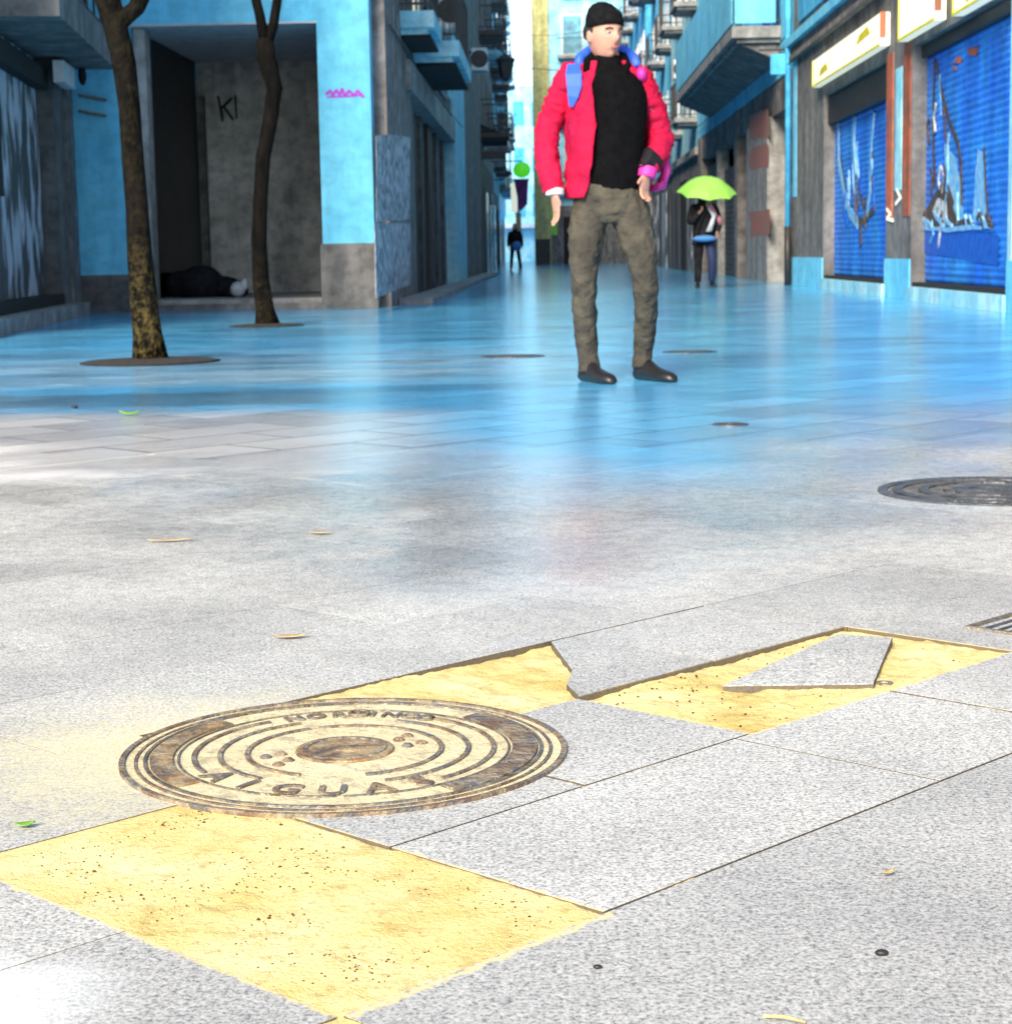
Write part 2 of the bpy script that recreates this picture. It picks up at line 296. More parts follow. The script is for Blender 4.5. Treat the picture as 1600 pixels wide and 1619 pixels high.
# ------------------------------------------------------------ mesh helpers
class MB:
    def __init__(s): s.v = []; s.f = []
    def add(s, vs, fs):
        b = len(s.v); s.v += [tuple(v) for v in vs]; s.f += [tuple(b+i for i in f) for f in fs]; return s
    def box(s, x0, x1, y0, y1, z0, z1):
        if x0 > x1: x0, x1 = x1, x0
        if y0 > y1: y0, y1 = y1, y0
        if z0 > z1: z0, z1 = z1, z0
        return s.add([(x, y, z) for z in (z0, z1) for y in (y0, y1) for x in (x0, x1)],
                     [(0, 2, 3, 1), (4, 5, 7, 6), (0, 1, 5, 4), (2, 6, 7, 3), (0, 4, 6, 2), (1, 3, 7, 5)])
    def prism(s, pts, d):       # planar polygon extruded by vector d
        n = len(pts); d = Vector(d); a = [Vector(p) for p in pts]; b = [p+d for p in a]
        return s.add(a+b, [tuple(range(n))[::-1], tuple(range(n, 2*n))]+[(i, (i+1) % n, n+(i+1) % n, n+i) for i in range(n)])
    def rings(s, rings, closed=True, caps=True):
        n = len(rings[0]); b = len(s.v)
        for r in rings: s.v += [tuple(p) for p in r]
        for k in range(len(rings)-1):
            for i in range(n if closed else n-1):
                j = (i+1) % n; s.f.append((b+k*n+i, b+k*n+j, b+(k+1)*n+j, b+(k+1)*n+i))
        if caps and closed:
            s.f.append(tuple(b+i for i in range(n))[::-1]); s.f.append(tuple(b+(len(rings)-1)*n+i for i in range(n)))
        return s
    def tube(s, pts, rad, n=8, wob=0):
        pts = [Vector(p) for p in pts]
        if isinstance(rad, (int, float)): rad = [rad]*len(pts)
        rs = []; prev = None
        for i, p in enumerate(pts):
            t = (pts[min(i+1, len(pts)-1)]-pts[max(i-1, 0)]).normalized()
            if prev is None: a = t.orthogonal().normalized()
            else: a = (prev-t*prev.dot(t)).normalized()
            prev = a; b = t.cross(a)
            rs.append([p+(a*math.cos(q)+b*math.sin(q))*rad[i]*(1+wob*noise.noise(Vector((q*1.2, i*.9, rad[i]*50)))) for q in [2*math.pi*k/n for k in range(n)]])
        return s.rings(rs)
    def cyl(s, c, r, z0, z1, n=32):
        return s.rings([[(c[0]+r*math.cos(2*math.pi*k/n), c[1]+r*math.sin(2*math.pi*k/n), z) for k in range(n)] for z in (z0, z1)])
    def annulus(s, c, r0, r1, z0, z1, a0=0, a1=360, n=64):
        full = abs(a1-a0) >= 360; m_ = max(3, int(n*abs(a1-a0)/360)); rs = []
        for k in range(m_+1):
            a = R_(a0+(a1-a0)*k/m_); ca, sa = math.cos(a), math.sin(a)
            rs.append([(c[0]+r*ca, c[1]+r*sa, z) for r, z in ((r0, z0), (r1, z0), (r1, z1), (r0, z1))])
        return s.rings(rs, caps=not full)
    def ell(s, c, r, n=16, m=10, rot=None):
        rs = []; c = Vector(c)
        for j in range(m+1):
            ph = -math.pi/2+math.pi*j/m; ph = max(-1.55, min(1.55, ph)); ring = []
            for k in range(n):
                a = 2*math.pi*k/n; v = Vector((r[0]*math.cos(ph)*math.cos(a), r[1]*math.cos(ph)*math.sin(a), r[2]*math.sin(ph)))
                if rot: v = rot @ v
                ring.append(c+v)
            rs.append(ring)
        return s.rings(rs)
    def build(s, name, m, parent=None, smooth=False, bevel=0, solid=0):
        me = bpy.data.meshes.new(name); me.from_pydata(s.v, [], s.f); me.validate(); me.materials.append(m if not isinstance(m, str) else M[m])
        bm = bmesh.new(); bm.from_mesh(me); bmesh.ops.recalc_face_normals(bm, faces=bm.faces); bm.to_mesh(me); bm.free()
        if smooth: me.polygons.foreach_set('use_smooth', [True]*len(me.polygons))
        o = bpy.data.objects.new(name, me); C.objects.link(o)
        if parent: o.parent = parent
        if solid: q = o.modifiers.new('solid', 'SOLIDIFY'); q.thickness = solid; q.offset = 0
        if bevel: q = o.modifiers.new('bevel', 'BEVEL'); q.width = bevel; q.segments = 2; q.limit_method = 'ANGLE'
        return o
def box(name, m, parent, *a, **k): return MB().box(*a).build(name, m, parent, **k)
def tag(o, label=None, cat=None, group=None, kind=None):
    if label: o['label'] = label
    if cat: o['category'] = cat
    if group: o['group'] = group
    if kind: o['kind'] = kind
    return o
def thing(name, label, cat, group=None, loc=(0, 0, 0)):
    o = bpy.data.objects.new(name, None); o.empty_display_size = .2; C.objects.link(o); o.location = loc
    return tag(o, label, cat, group)
def struct(name, mb, m): o = mb.build(name, m); o['kind'] = 'structure'; return o
def remesh(o, vox, smooth=4):
    q = o.modifiers.new('remesh', 'REMESH'); q.mode = 'VOXEL'; q.voxel_size = vox; q.use_smooth_shade = True
    if smooth: q = o.modifiers.new('smooth', 'SMOOTH'); q.iterations = smooth; q.factor = .5
    return o

# ------------------------------------------------------------ ground and paving
U = Vector((math.cos(TH), math.sin(TH), 0)); V = Vector((-math.sin(TH), math.cos(TH), 0))
def uv(u, v, z=0): return U*u+V*v+Vector((0, 0, z))
# street sheet in four strips round the opened-up patch (uv rectangle u .9..2.75, v 1.1..2.12)
q0, q1, w0, w1 = .90, 2.72, 1.10, 2.10
g = MB(); zg = -.0012; B = 900
g.add([uv(-B, -B, zg), uv(B, -B, zg), uv(B, w0, zg), uv(-B, w0, zg)], [(0, 1, 2, 3)])
g.add([uv(-B, w1, zg), uv(B, w1, zg), uv(B, B, zg), uv(-B, B, zg)], [(0, 1, 2, 3)])
g.add([uv(-B, w0, zg), uv(q0, w0, zg), uv(q0, w1, zg), uv(-B, w1, zg)], [(0, 1, 2, 3)])
g.add([uv(q1, w0, zg), uv(B, w0, zg), uv(B, w1, zg), uv(q1, w1, zg)], [(0, 1, 2, 3)])
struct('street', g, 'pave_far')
# sand: a rough bed under the opened-up patch
sb = MB(); NU, NV = 300, 170; vs = []
for j in range(NV+1):
    for i in range(NU+1):
        u = q0+(q1-q0)*i/NU; v = w0+(w1-w0)*j/NV
        z = -.0040+.004*noise.noise(Vector((u*5, v*5, 0)))+.0035*noise.noise(Vector((u*22, v*22, 3)))+.0022*noise.noise(Vector((u*70, v*70, 5)))
        if u < 1.30: z += .004
        if v > 1.60 and u > 1.9: z -= .004
        if i in (0, NU) or j in (0, NV): z = -.02
        vs.append(uv(u, v, min(z, -.0014)))
sb.add(vs, [(j*(NU+1)+i, j*(NU+1)+i+1, (j+1)*(NU+1)+i+1, (j+1)*(NU+1)+i) for j in range(NV) for i in range(NU)])
tag(sb.build('sand', 'sand', smooth=True), kind='stuff')
# slabs: explicit pieces near the camera
pv = MB()
def slab(u0, u1, v0, v1, gap=.0012, dz=0, mb=None):
    mb = mb or pv; b = .0004; g_ = gap
    def rg(e, z): return [uv(u0+g_+e, v0+g_+e, z), uv(u1-g_-e, v0+g_+e, z), uv(u1-g_-e, v1-g_-e, z), uv(u0+g_+e, v1-g_-e, z)]
    mb.rings([rg(0, -.055), rg(0, -b+dz), rg(b, dz)])
def poly_slab(pts, dz=0, mb=None, b=.0015):
    mb = mb or pv; cx = sum(p[0] for p in pts)/len(pts); cy = sum(p[1] for p in pts)/len(pts)
    ins = [((p[0]-cx)*.994+cx, (p[1]-cy)*.994+cy) for p in pts]
    mb.rings([[uv(*p, -.055) for p in pts], [uv(*p, -b+dz) for p in pts], [uv(*p, dz) for p in ins]])
VR = [1.148+.3015*k for k in range(-12, 22)]
special = {6: 1, 7: 1, 8: 1}      # rows v 1.148, 1.4495, 1.751 laid by hand
for k in range(len(VR)-1):
    v0, v1 = VR[k], VR[k+1]
    if k == 12:
        cuts = [(-1.2, -.6), (-.6, 0), (0, .36), (.36, .965), (1.296, 1.893), (1.893, 2.243), (2.247, 2.86), (2.86, 3.46), (3.46, 4.06)]
    elif k == 13:
        cuts = [(-1.2, -.6), (-.6, .06), (.06, .66), (.66, .965), (1.297, 1.605), (1.608, 1.927), (2.59, 3.2), (3.2, 3.8), (3.8, 4.4)]
    elif k == 14:
        cuts = [(-1.0, -.4), (-.4, .2), (.2, .80), (.80, 1.40), (2.59, 3.2), (3.2, 3.8), (3.8, 4.4), (4.4, 5)]
    else:
        u = -3.2+random.random()*.6; cuts = []
        while u < 7:
            L = .6; cuts.append((u, u+L)); u += L
    if k == 10: cuts = [c for c in cuts if c[1] < -.3]
    if k == 11: v0 = VR[10]; cuts = [(-2.1, -.9), (-.9, .36), (.968, 2.2), (2.2, 2.9), (2.9, 3.6), (3.6, 4.6)]
    for (a, b_) in cuts:
        c_ = uv((a+b_)/2, (v0+v1)/2)
        if not (-2.9 < c_.x < 2.9 and .2 < c_.y < 6.1): continue
        gap = .0019 if k in (11, 12, 13) and .9 < a < 2.3 else .0007
        slab(a, b_, v0, v1, gap, dz=random.uniform(-.0003, .0003))
# broken slab beside the upper sand pocket
poly_slab([(1.937, 1.757), (2.243, 1.757), (2.243, 2.048), (2.19, 2.046), (2.056, 1.878), (1.98, 1.82)], .0004)
poly_slab([(2.247, 1.757), (2.588, 1.757), (2.588, 2.048), (2.247, 2.048)], 0)
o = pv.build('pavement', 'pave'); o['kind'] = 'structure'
# loose slab lying askew in the sand
ls = MB(); p4 = [G(1143, 1084), G(1325, 1003), G(1411, 1014), G(1381, 1086)]
top = [p+Vector((0, 0, z)) for p, z in zip(p4, (.000, .001, .006, .005))]; cen = sum(top, Vector())/4
ls.rings([[p-Vector((0, 0, .04)) for p in top], [p-Vector((0, 0, .0015)) for p in top], [cen+(p-cen)*.992 for p in top]])
tag(ls.build('paving_slab', 'pave'), 'loose grey granite slab lying askew in the yellow sand', 'paving slab')
# small metal bolt socket at the loose slab's corner
bs = MB(); c_ = G(1398, 1078); bs.annulus((c_.x, c_.y), .006, .013, -.012, -.001, n=20)
tag(bs.build('pipe_stub', 'iron_light'), 'little metal pipe end poking from the sand beside the loose slab', 'pipe')

# ------------------------------------------------------------ manhole covers
def text_mesh(ch, size, depth, bold=.0):
    cu = bpy.data.curves.new('t', 'FONT'); cu.body = ch; cu.size = size; cu.extrude = depth/2; cu.offset = bold; cu.align_x = 'CENTER'; cu.resolution_u = 3
    o = bpy.data.objects.new('t', cu); C.objects.link(o); bpy.context.view_layer.update()
    me = bpy.data.meshes.new_from_object(o.evaluated_get(bpy.context.evaluated_depsgraph_get()))
    vs = [v.co.copy() for v in me.vertices]; fs = [tuple(p.vertices) for p in me.polygons]
    bpy.data.objects.remove(o); bpy.data.meshes.remove(me); return vs, fs
MC = (-.264, 2.325)
mh = thing('manhole_cover', 'sand-filled round iron manhole cover with raised rings and lettering beside yellow sand', 'manhole cover', loc=(MC[0], MC[1], 0))
O0 = (0, 0)
MB().rings([[(.277*math.cos(a), .277*math.sin(a), z) for a in [2*math.pi*k/96 for k in range(96)]] for z in (-.03, .0018)]).build('frame_bed', 'sand_pale', mh)
MB().annulus(O0, .273, .280, -.03, .0045, n=96).build('frame', 'iron', mh)
MB().annulus(O0, .2575, .2615, -.03, .004, n=96).build('frame_lip', 'iron', mh)
# cover plate with sand lying in the recesses
MB().cyl(O0, .2575, -.02, .0025, 96).build('plate', 'sand_pale', mh)
MB().annulus(O0, .246, .250, .0, .005, n=96).build('rim', 'iron_light', mh)
MB().annulus(O0, .212, .243, .0, .0058, -52, 48, n=96).build('wear_band', 'iron', mh)
MB().annulus(O0, .214, .242, .0, .0056, 140, 222, n=96).build('wear_band', 'rust', mh)
for r, spans in ((.188, ((-46, 58), (128, 212))), (.156, ((-66, 70), (118, 236))), (.122, ((-72, 112), (118, 250)))):
    mb = MB()
    for a0, a1 in spans: mb.annulus(O0, r-.003, r+.003, .0, .0052, a0, a1, n=96)
    mb.build('raised_ring', 'iron', mh)
MB().annulus(O0, .206, .2085, .0, .0045, 0, 360, n=96).build('raised_ring', 'iron_light', mh)
MB().cyl(O0, .062, 0, .006, 48).build('hub', 'rust', mh, bevel=.002)
MB().annulus(O0, .047, .053, .005, .0075, n=48).build('hub_ring', 'iron', mh)
MB().ell((.006, 0, .006), (.020, .018, .0016)).build('hub_rust', 'rust', mh, smooth=True)
for a in (-12, 12, 168, 192):
    for dr in (.080, .100):
        MB().ell((dr*math.cos(R_(a+dr*300)), dr*math.sin(R_(a+dr*300)), .003), (.008, .007, .0045), 8, 5).build('stud', 'iron', mh, smooth=True)
def arc_text(txt, r, a_mid, step, size, flip, m):
    mb = MB()
    for i, ch in enumerate(txt):
        if ch == ' ': continue
        a = a_mid+(i-(len(txt)-1)/2)*step*(1 if flip else -1)
        vs, fs = text_mesh(ch, size, .002, .0009)
        rot = Matrix.Rotation(R_(a+(90 if flip else -90)), 3, 'Z')
        rr = r
        ctr = Vector((rr*math.cos(R_(a)), rr*math.sin(R_(a)), .0042))
        mb.add([ctr+rot @ (Vector((v.x, v.y-size*.35, v.z))) for v in vs], fs)
    return mb.build('lettering', m, mh)
arc_text('AIGUAS', .182, -97, 17, .052, True, 'iron')
arc_text('NOR', .185, 108, 9.5, .034, False, 'iron')
arc_text('INCO', .185, 72, 8, .034, False, 'iron_light')
em = MB(); em.annulus((0, .185), .011, .015, 0, .0075, n=24); em.prism([(-.008, .19, 0), (.008, .19, 0), (0, .178, 0)], (0, 0, .0075)); em.build('emblem', 'iron', mh)

c_ = G(1390, 782)
m2 = thing('manhole_cover', 'wet dark round manhole cover at the right edge of the picture', 'manhole cover', loc=(c_.x+.29, c_.y+.03, 0))
MB().annulus(O0, .26, .285, -.02, .005, n=64).build('frame', 'iron_wet', m2)
MB().cyl(O0, .255, -.02, .001, 64).build('plate', 'iron_light', m2)
for r in (.235, .17): MB().annulus(O0, r-.012, r+.012, 0, .006, n=64).build('raised_ring', 'iron_wet', m2)
MB().box(-.12, .12, -.018, .018, 0, .0065).build('key_bar', 'iron_wet', m2)
MB().annulus(O0, .06, .1, 0, .006, n=40).build('raised_ring', 'iron_wet', m2)
for px, py, r, lab in ((810, 563, .20, 'small flat dark manhole cover left of the man\'s feet'), (1090, 556, .17, 'small flat dark manhole cover right of the man\'s feet'), (1155, 671, .065, 'tiny round valve cap in the wet paving below the man')):
    c_ = G(px, py); t = thing('manhole_cover', lab, 'manhole cover', loc=(c_.x, c_.y, 0))
    MB().annulus(O0, r*.88, r, -.02, .003, n=48).build('frame', 'iron_wet', t); MB().cyl(O0, r*.86, -.02, .002, 48).build('plate', 'dark', t)
    MB().annulus(O0, r*.4, r*.5, -.0, .004, n=40).build('raised_ring', 'iron_wet', t)
# gully at the right edge
c_ = G(1597, 992)
t = thing('drain_grate', 'dark square drain grate cut by the right edge of the picture', 'drain', loc=(c_.x+.03, c_.y, 0)); t.rotation_euler.z = TH
fr = MB()
for s in (-1, 1): fr.box(-.075, .075, s*.065, s*.075, -.02, .004); fr.box(s*.065, s*.075, -.065, .065, -.02, .004)
fr.build('frame', 'iron_light', t); MB().box(-.065, .065, -.065, .065, -.003, -.001).build('pit', 'black', t)
gb = MB(); [gb.box(-.065, .065, y-.004, y+.004, -.001, .002) for y in (-.045, -.022, 0, .022, .045)]; gb.build('bars', 'iron_wet', t)

# ------------------------------------------------------------ little things on the ground
def leaf(name, px, py, L, W_, ang, m, label, cat='leaf', curl=.002):
    c = G(px, py); mb = MB(); n = 8; rs = []
    for i in range(n+1):
        t = i/n; x = (t-.5)*L; wd = W_*math.sin(math.pi*min(max(t, .04), .96))**.7; z = .004+curl*(4*(t-.5)**2)
        rs.append([(x, -wd/2, z+curl*.6), (x, -wd/4, z+.001), (x, 0, z), (x, wd/4, z+.001), (x, wd/2, z+curl*.6)])
    mb.rings(rs, closed=False)
    o = mb.build(name, m, smooth=True, solid=.0008); o.location = c; o.rotation_euler.z = R_(ang); tag(o, label, cat)
leaf('dry_leaf', 460, 1010, .055, .02, 10, 'stick', 'pale dry leaf on grey paving behind the big manhole')
leaf('dry_leaf', 270, 857, .10, .018, 12, 'stick', 'long dry yellow leaf strip on grey paving at left')
leaf('dry_leaf', 507, 845, .05, .022, -10, 'stick', 'short orange dry leaf on grey paving, right of the long yellow strip')
leaf('green_leaf', 40, 1310, .022, .014, 20, 'greenleaf', 'tiny bright green leaf near the left edge above the sand')
leaf('green_leaf', 205, 657, .08, .03, 0, 'greenleaf', 'curled green leaf on the plaza below the nearer tree', curl=.012)
leaf('dry_leaf', 1405, 1387, .016, .007, 40, 'stick', 'crumb of orange leaf on the near right slab')
def twig(px, py, L, ang, label):
    c = G(px, py, .003); a = R_(ang); d = Vector((math.cos(a), math.sin(a), 0))*L/2
    o = MB().tube([c-d, c+Vector((0, 0, .002)), c+d], [.0013, .0016, .001], 6).build('twig', 'stick'); tag(o, label, 'twig')
twig(1240, 1612, .035, -22, 'short orange twig at the bottom edge of the nearest slab')
for px, py, r, lab in ((1394, 1511, .0042, 'black pebble on the nearest speckled slab'), (945, 1532, .0028, 'dark grit crumb on the near slab below the sand'), (118, 645, .010, 'small brown stone on the damp band at left')):
    c = G(px, py); o = MB().ell((0, 0, 0), (r*1.5, r, r*.7), 10, 7).build('pebble', 'pebble', smooth=True); o.location = c+Vector((0, 0, r*.6)); tag(o, lab, 'pebble')
dm = MB()
random.seed(3)
for i in range(650):
    u = random.uniform(.99, 1.28); v = random.uniform(1.17, 1.72)
    if noise.noise(Vector((u*9, v*9, 1))) < -.05: continue
    r = random.uniform(.0004, .0010)*(1.6 if random.random() < .06 else 1); p = uv(u, v, -.0011); dm.ell(p, (r*1.4, r, r), 6, 4)
for i in range(160):
    p = uv(random.uniform(1.95, 2.5), random.uniform(1.47, 1.74), -.0045); r = random.uniform(.0007, .0016); dm.ell(p, (r*1.4, r, r), 6, 4)
M['grit'] = mat('brown_grit', (.15, .09, .035), .95, (.06, .035, .015), 60, spec=.1)
tag(dm.build('grit', 'grit'), kind='stuff')


# ------------------------------------------------------------ buildings
def YR(px, py=420, X=4.25): return onX(px, py, X).y
def ribbonX(mb, pts, wid, X, d=.004):     # painted stroke on a wall facing the street (pts are (Y, z))
    sgn = -1 if X > 0 else 1
    for i in range(len(pts)-1):
        a, b = Vector((0, *pts[i])), Vector((0, *pts[i+1])); t = (b-a).normalized(); nrm = Vector((0, -t.z, t.y))*wid/2
        q = [a-nrm-t*wid*.3, b-nrm+t*wid*.3, b+nrm+t*wid*.3, a+nrm-t*wid*.3]
        k = d+i*.0008
        mb.prism([(X, p.y, p.z) for p in q], (sgn*k, 0, 0))
def window_x(par, X, y0, y1, z0, z1, frame='white', glass='glass', out=-1, shut=None):
    fr = MB(); t = .07; e = out*.04
    fr.box(X, X+e, y0, y0+t, z0, z1); fr.box(X, X+e, y1-t, y1, z0, z1); fr.box(X, X+e, y0+t, y1-t, z0, z0+t); fr.box(X, X+e, y0+t, y1-t, z1-t, z1)
    fr.box(X, X+e*.8, (y0+y1)/2-.03, (y0+y1)/2+.03, z0+t, z1-t)
    w_ = fr.build('window', frame, par)
    box('pane', glass, w_, X, X+e*.3, y0+t, y1-t, z0+t, z1-t)
    if shut:
        for a, b in ((y0-.45, y0-.03), (y1+.03, y1+.45)): box('shutter', shut, w_, X, X+out*.05, a, b, z0, z1)
def balcony_x(par, X, y0, y1, z, proj, out, slabm='stone_light', rail='dark', th=.16, n=None, rh=1.0, panel=None):
    mb = MB(); mb.box(X, X+out*proj, y0, y1, z-th, z); mb.box(X, X+out*(proj-.1), y0+.1, y1-.1, z-th-.08, z-th)
    b = mb.build('balcony', slabm, par)
    r = MB(); xo = X+out*(proj-.05); t = .018
    r.box(xo-t, xo+t, y0+.03, y1-.03, z+rh-.04, z+rh); r.box(xo-t, xo+t, y0+.03, y1-.03, z+.08, z+.11)
    for yy in (y0+.03, y1-.03): r.box(X, xo-t*1.2, yy-t, yy+t, z+rh-.04, z+rh); r.box(X, xo-t*1.2, yy-t, yy+t, z+.08, z+.11)
    k = int((y1-y0)/.13)
    for i in range(k+1): yy = y0+.05+(y1-y0-.1)*i/k; r.box(xo-.009, xo+.009, yy-.009, yy+.009, z+.11, z+rh-.04)
    k = int(proj/.13)
    for yy in (y0+.03, y1-.03):
        for i in range(k): xx = X+out*(.08+i*.13); r.box(xx-.009, xx+.009, yy-.009, yy+.009, z+.11, z+rh-.04)
    r.build('railing', rail, b)
    if panel:
        p = MB(); p.box(xo+out*.03, xo+out*.05, y0+.06, y1-.06, z+.05, z+rh+.25); p.box(X+out*.1, xo, y0-.02, y0, z+.05, z+rh+.25)
        p.build('screen', panel, b)
    return b
def slats_x(name, m, par, X, y0, y1, z0, z1, out, pitch=.075, dep=.018):
    mb = MB(); n_ = int((z1-z0)/pitch); A, Bq = [], []
    for i in range(n_*4+1):
        z = z0+(z1-z0)*i/(n_*4); x = X+out*dep*abs(math.sin(math.pi*i/4))
        A.append((x, y0, z)); Bq.append((x, y1, z))
    mb.add(A+Bq, [(i, i+1, len(A)+i+1, len(A)+i) for i in range(len(A)-1)])
    return mb.build(name, m, par, smooth=True)
XR = 4.25; D = .18
# --- right: building with the two blue shutters
RA = thing('shop_building', 'grey building on the right with two blue painted roller shutters', 'building', loc=(XR, 24, 0))
def P_(name, m, par, mb, **k):      # build in world coords under a parent standing elsewhere
    o = mb.build(name, m, par, **k); return o
RA.location = (0, 0, 0)
yA, yB, yC, yD, yE = 17.75, 22.5, 24.15, 29.6, 33.2
wl = MB()
wl.box(XR, XR+.5, 8.0, yA, 0, 12); wl.box(XR, XR+.5, yB, yC, 0, 12); wl.box(XR, XR+.5, yD, yE, 0, 12)
wl.box(XR+.02, XR+.5, yA, yB, 2.92, 12); wl.box(XR+.02, XR+.5, yC, yD, 2.92, 12)
wl.box(XR+.3, XR+.5, yA, yB, 0, 2.92); wl.box(XR+.3, XR+.5, yC, yD, 0, 2.92)
wl.box(XR+.5, 14, 8, 8.3, 0, 12); wl.box(XR+.5, 14, yE-.3, yE, 0, 12); wl.box(13.7, 14, 8.3, yE-.3, 0, 12); wl.box(XR+.5, 13.7, 8.3, yE-.3, 11.7, 12)
P_('wall', 'stone', RA, wl)
for a, b in ((8.0, yA), (yB, yC), (yD, yE)): box('plinth', 'cyan', RA, XR-.02, XR, a+.003, b-.003, 0, .48)  # blue light on the pillar feet, put in as cyan colour
box('painted_strip', 'cyan_pale', RA, XR-.012, XR, yA-.16, yA-.003, .48, 3.6)
box('painted_strip', 'cyan', RA, XR-.012, XR, yE-.42, yE-.02, 1.5, 3.9)
for y0, y1 in ((yB+.06, yB+.5), (yC-.45, yC-.02)): box('orange_stripe', 'orange', RA, XR-.012, XR, y0, y1, .98, 2.98)
box('pale_stripe', 'cyan_pale', RA, XR-.011, XR, yB+.62, yC-.62, 1.3, 2.75)
sill = MB(); sill.box(XR-.05, XR+.18, yA, yB, 0, .16); sill.box(XR-.05, XR+.18, yC, yD, 0, .16); P_('sill', 'cyan_pale', RA, sill)
box('threshold', 'black', RA, XR+.02, XR+.17, yA, yB, .16, .21); box('threshold', 'black', RA, XR+.02, XR+.17, yC, yD, .16, .21)
s1 = slats_x('roller_shutter', 'shutter_blue', RA, XR+D, yA, yB, .21, 2.78, -1); s1['label'] = 'blue roller shutter painted with a tall dark sailing ship'
s2 = slats_x('roller_shutter', 'shutter_blue', RA, XR+D, yC, yD, .21, 2.5, -1); s2['label'] = 'blue roller shutter painted with pale curving lines'
box('shutter_box', 'dark', RA, XR+.06, XR+.29, yC, yD, 2.5, 2.92); box('shutter_box', 'dark', RA, XR+.10, XR+.29, yA, yB, 2.78, 2.92)
XS = XR+D-.02
def stroke(par, px_pts, wid, m, X=XS, d=.004, name='mural'):
    mb = MB(); ribbonX(mb, [(onX(x, y, X).y, onX(x, y, X).z) for x, y in px_pts], wid, X, d); return mb.build(name, m, par)
def blob(par, px_pts, m, X=XS, d=.003, name='mural', wob=.02):
    mb = MB(); pts = []
    for i in range(len(px_pts)):
        a = onX(*px_pts[i], X); b = onX(*px_pts[(i+1) % len(px_pts)], X)
        for t in (0, .33, .66):
            p = a.lerp(b, t); nz = noise.noise_vector(p*6)*wob; pts.append(Vector((X, p.y+nz.y*3, p.z+nz.z)))
    mb.prism(pts, (-d if X > 0 else d, 0, 0)); return mb.build(name, m, par)
blob(s1, [(1450, 352), (1580, 372), (1578, 420), (1450, 398)], 'mural_deep', d=.001)
blob(s1, [(1496, 230), (1512, 250), (1520, 300), (1524, 352), (1500, 350)], 'mural_pale', d=.001)
blob(s1, [(1545, 235), (1554, 240), (1560, 350), (1538, 352)], 'mural_pale', d=.0012)
stroke(s1, [(1478, 95), (1476, 160), (1476, 240), (1478, 290)], .10, 'mural_dark', d=.002)
stroke(s1, [(1481, 100), (1490, 150), (1502, 195), (1514, 225), (1520, 260), (1521, 320)], .075, 'mural_dark', d=.005)
stroke(s1, [(1492, 170), (1497, 230), (1494, 280), (1508, 320)], .055, 'mural_dark', d=.008)
stroke(s1, [(1486, 120), (1488, 180)], .05, 'mural_pale', d=.006)
stroke(s1, [(1556, 235), (1558, 290), (1562, 345)], .06, 'mural_dark', d=.004)
blob(s1, [(1456, 350), (1470, 322), (1482, 300), (1492, 286), (1504, 318), (1516, 348), (1498, 356), (1476, 360)], 'mural_dark', d=.010)
blob(s1, [(1476, 336), (1484, 312), (1496, 318), (1500, 344), (1486, 350)], 'poster_mix', d=.013)
blob(s1, [(1452, 352), (1470, 357), (1500, 360), (1540, 354), (1572, 362), (1540, 362), (1500, 368), (1462, 362)], 'mural_pale', d=.015)
blob(s1, [(1508, 350), (1535, 344), (1540, 352), (1512, 357)], 'mural_dark', d=.018)
for q in (((1514, 88), (1522, 92), (1518, 100), (1508, 98)), ((1530, 76), (1546, 74), (1544, 88), (1532, 86)), ((1506, 104), (1512, 104), (1512, 110), (1506, 109))): blob(s1, list(q), 'orange', d=.004, wob=.01)
for pts, wd, mm in (([(1326, 200), (1326, 255), (1334, 300), (1344, 335), (1356, 352)], .16, 'mural_pale'), ([(1352, 190), (1350, 225), (1352, 262)], .22, 'mural_pale'), ([(1382, 180), (1378, 230), (1376, 300), (1372, 335)], .14, 'mural_pale'), ([(1329, 250), (1338, 310), (1350, 345)], .06, 'mural_dark'), ([(1360, 358), (1361, 384)], .16, 'mural_dark'), ([(1350, 346), (1366, 350), (1384, 328)], .09, 'mural_dark')):
    stroke(s2, pts, wd, mm, d=.004+wd*.03)
random.seed(11)
for i in range(16):
    x = random.uniform(1466, 1516); y = random.uniform(150, 350)
    if x > 1478+(y-90)*.20: continue
    stroke(s1, [(x, y), (x+random.uniform(-4, 5), y+random.uniform(10, 28)), (x+random.uniform(-3, 7), y+random.uniform(30, 50))], random.uniform(.02, .05), random.choice(['mural_pale', 'mural_dark', 'mural_pale', 'poster_mix']), d=.012+i*.0006)
for i in range(12):
    x = random.uniform(1455, 1572); stroke(s1, [(x, 345), (x+random.uniform(-5, 5), random.uniform(330, 352)), (x+random.uniform(4, 12), 356)], random.uniform(.02, .05), random.choice(['mural_pale', 'mural_dark']), d=.020+i*.0005)
for i in range(14):
    x = random.uniform(1326, 1386); y = random.uniform(195, 320)
    stroke(s2, [(x, y), (x+random.uniform(-3, 3), y+random.uniform(15, 40)), (x+random.uniform(-4, 6), y+random.uniform(40, 60))], random.uniform(.03, .08), random.choice(['mural_pale', 'mural_pale', 'mural_deep', 'mural_dark']), d=.012+i*.0006)
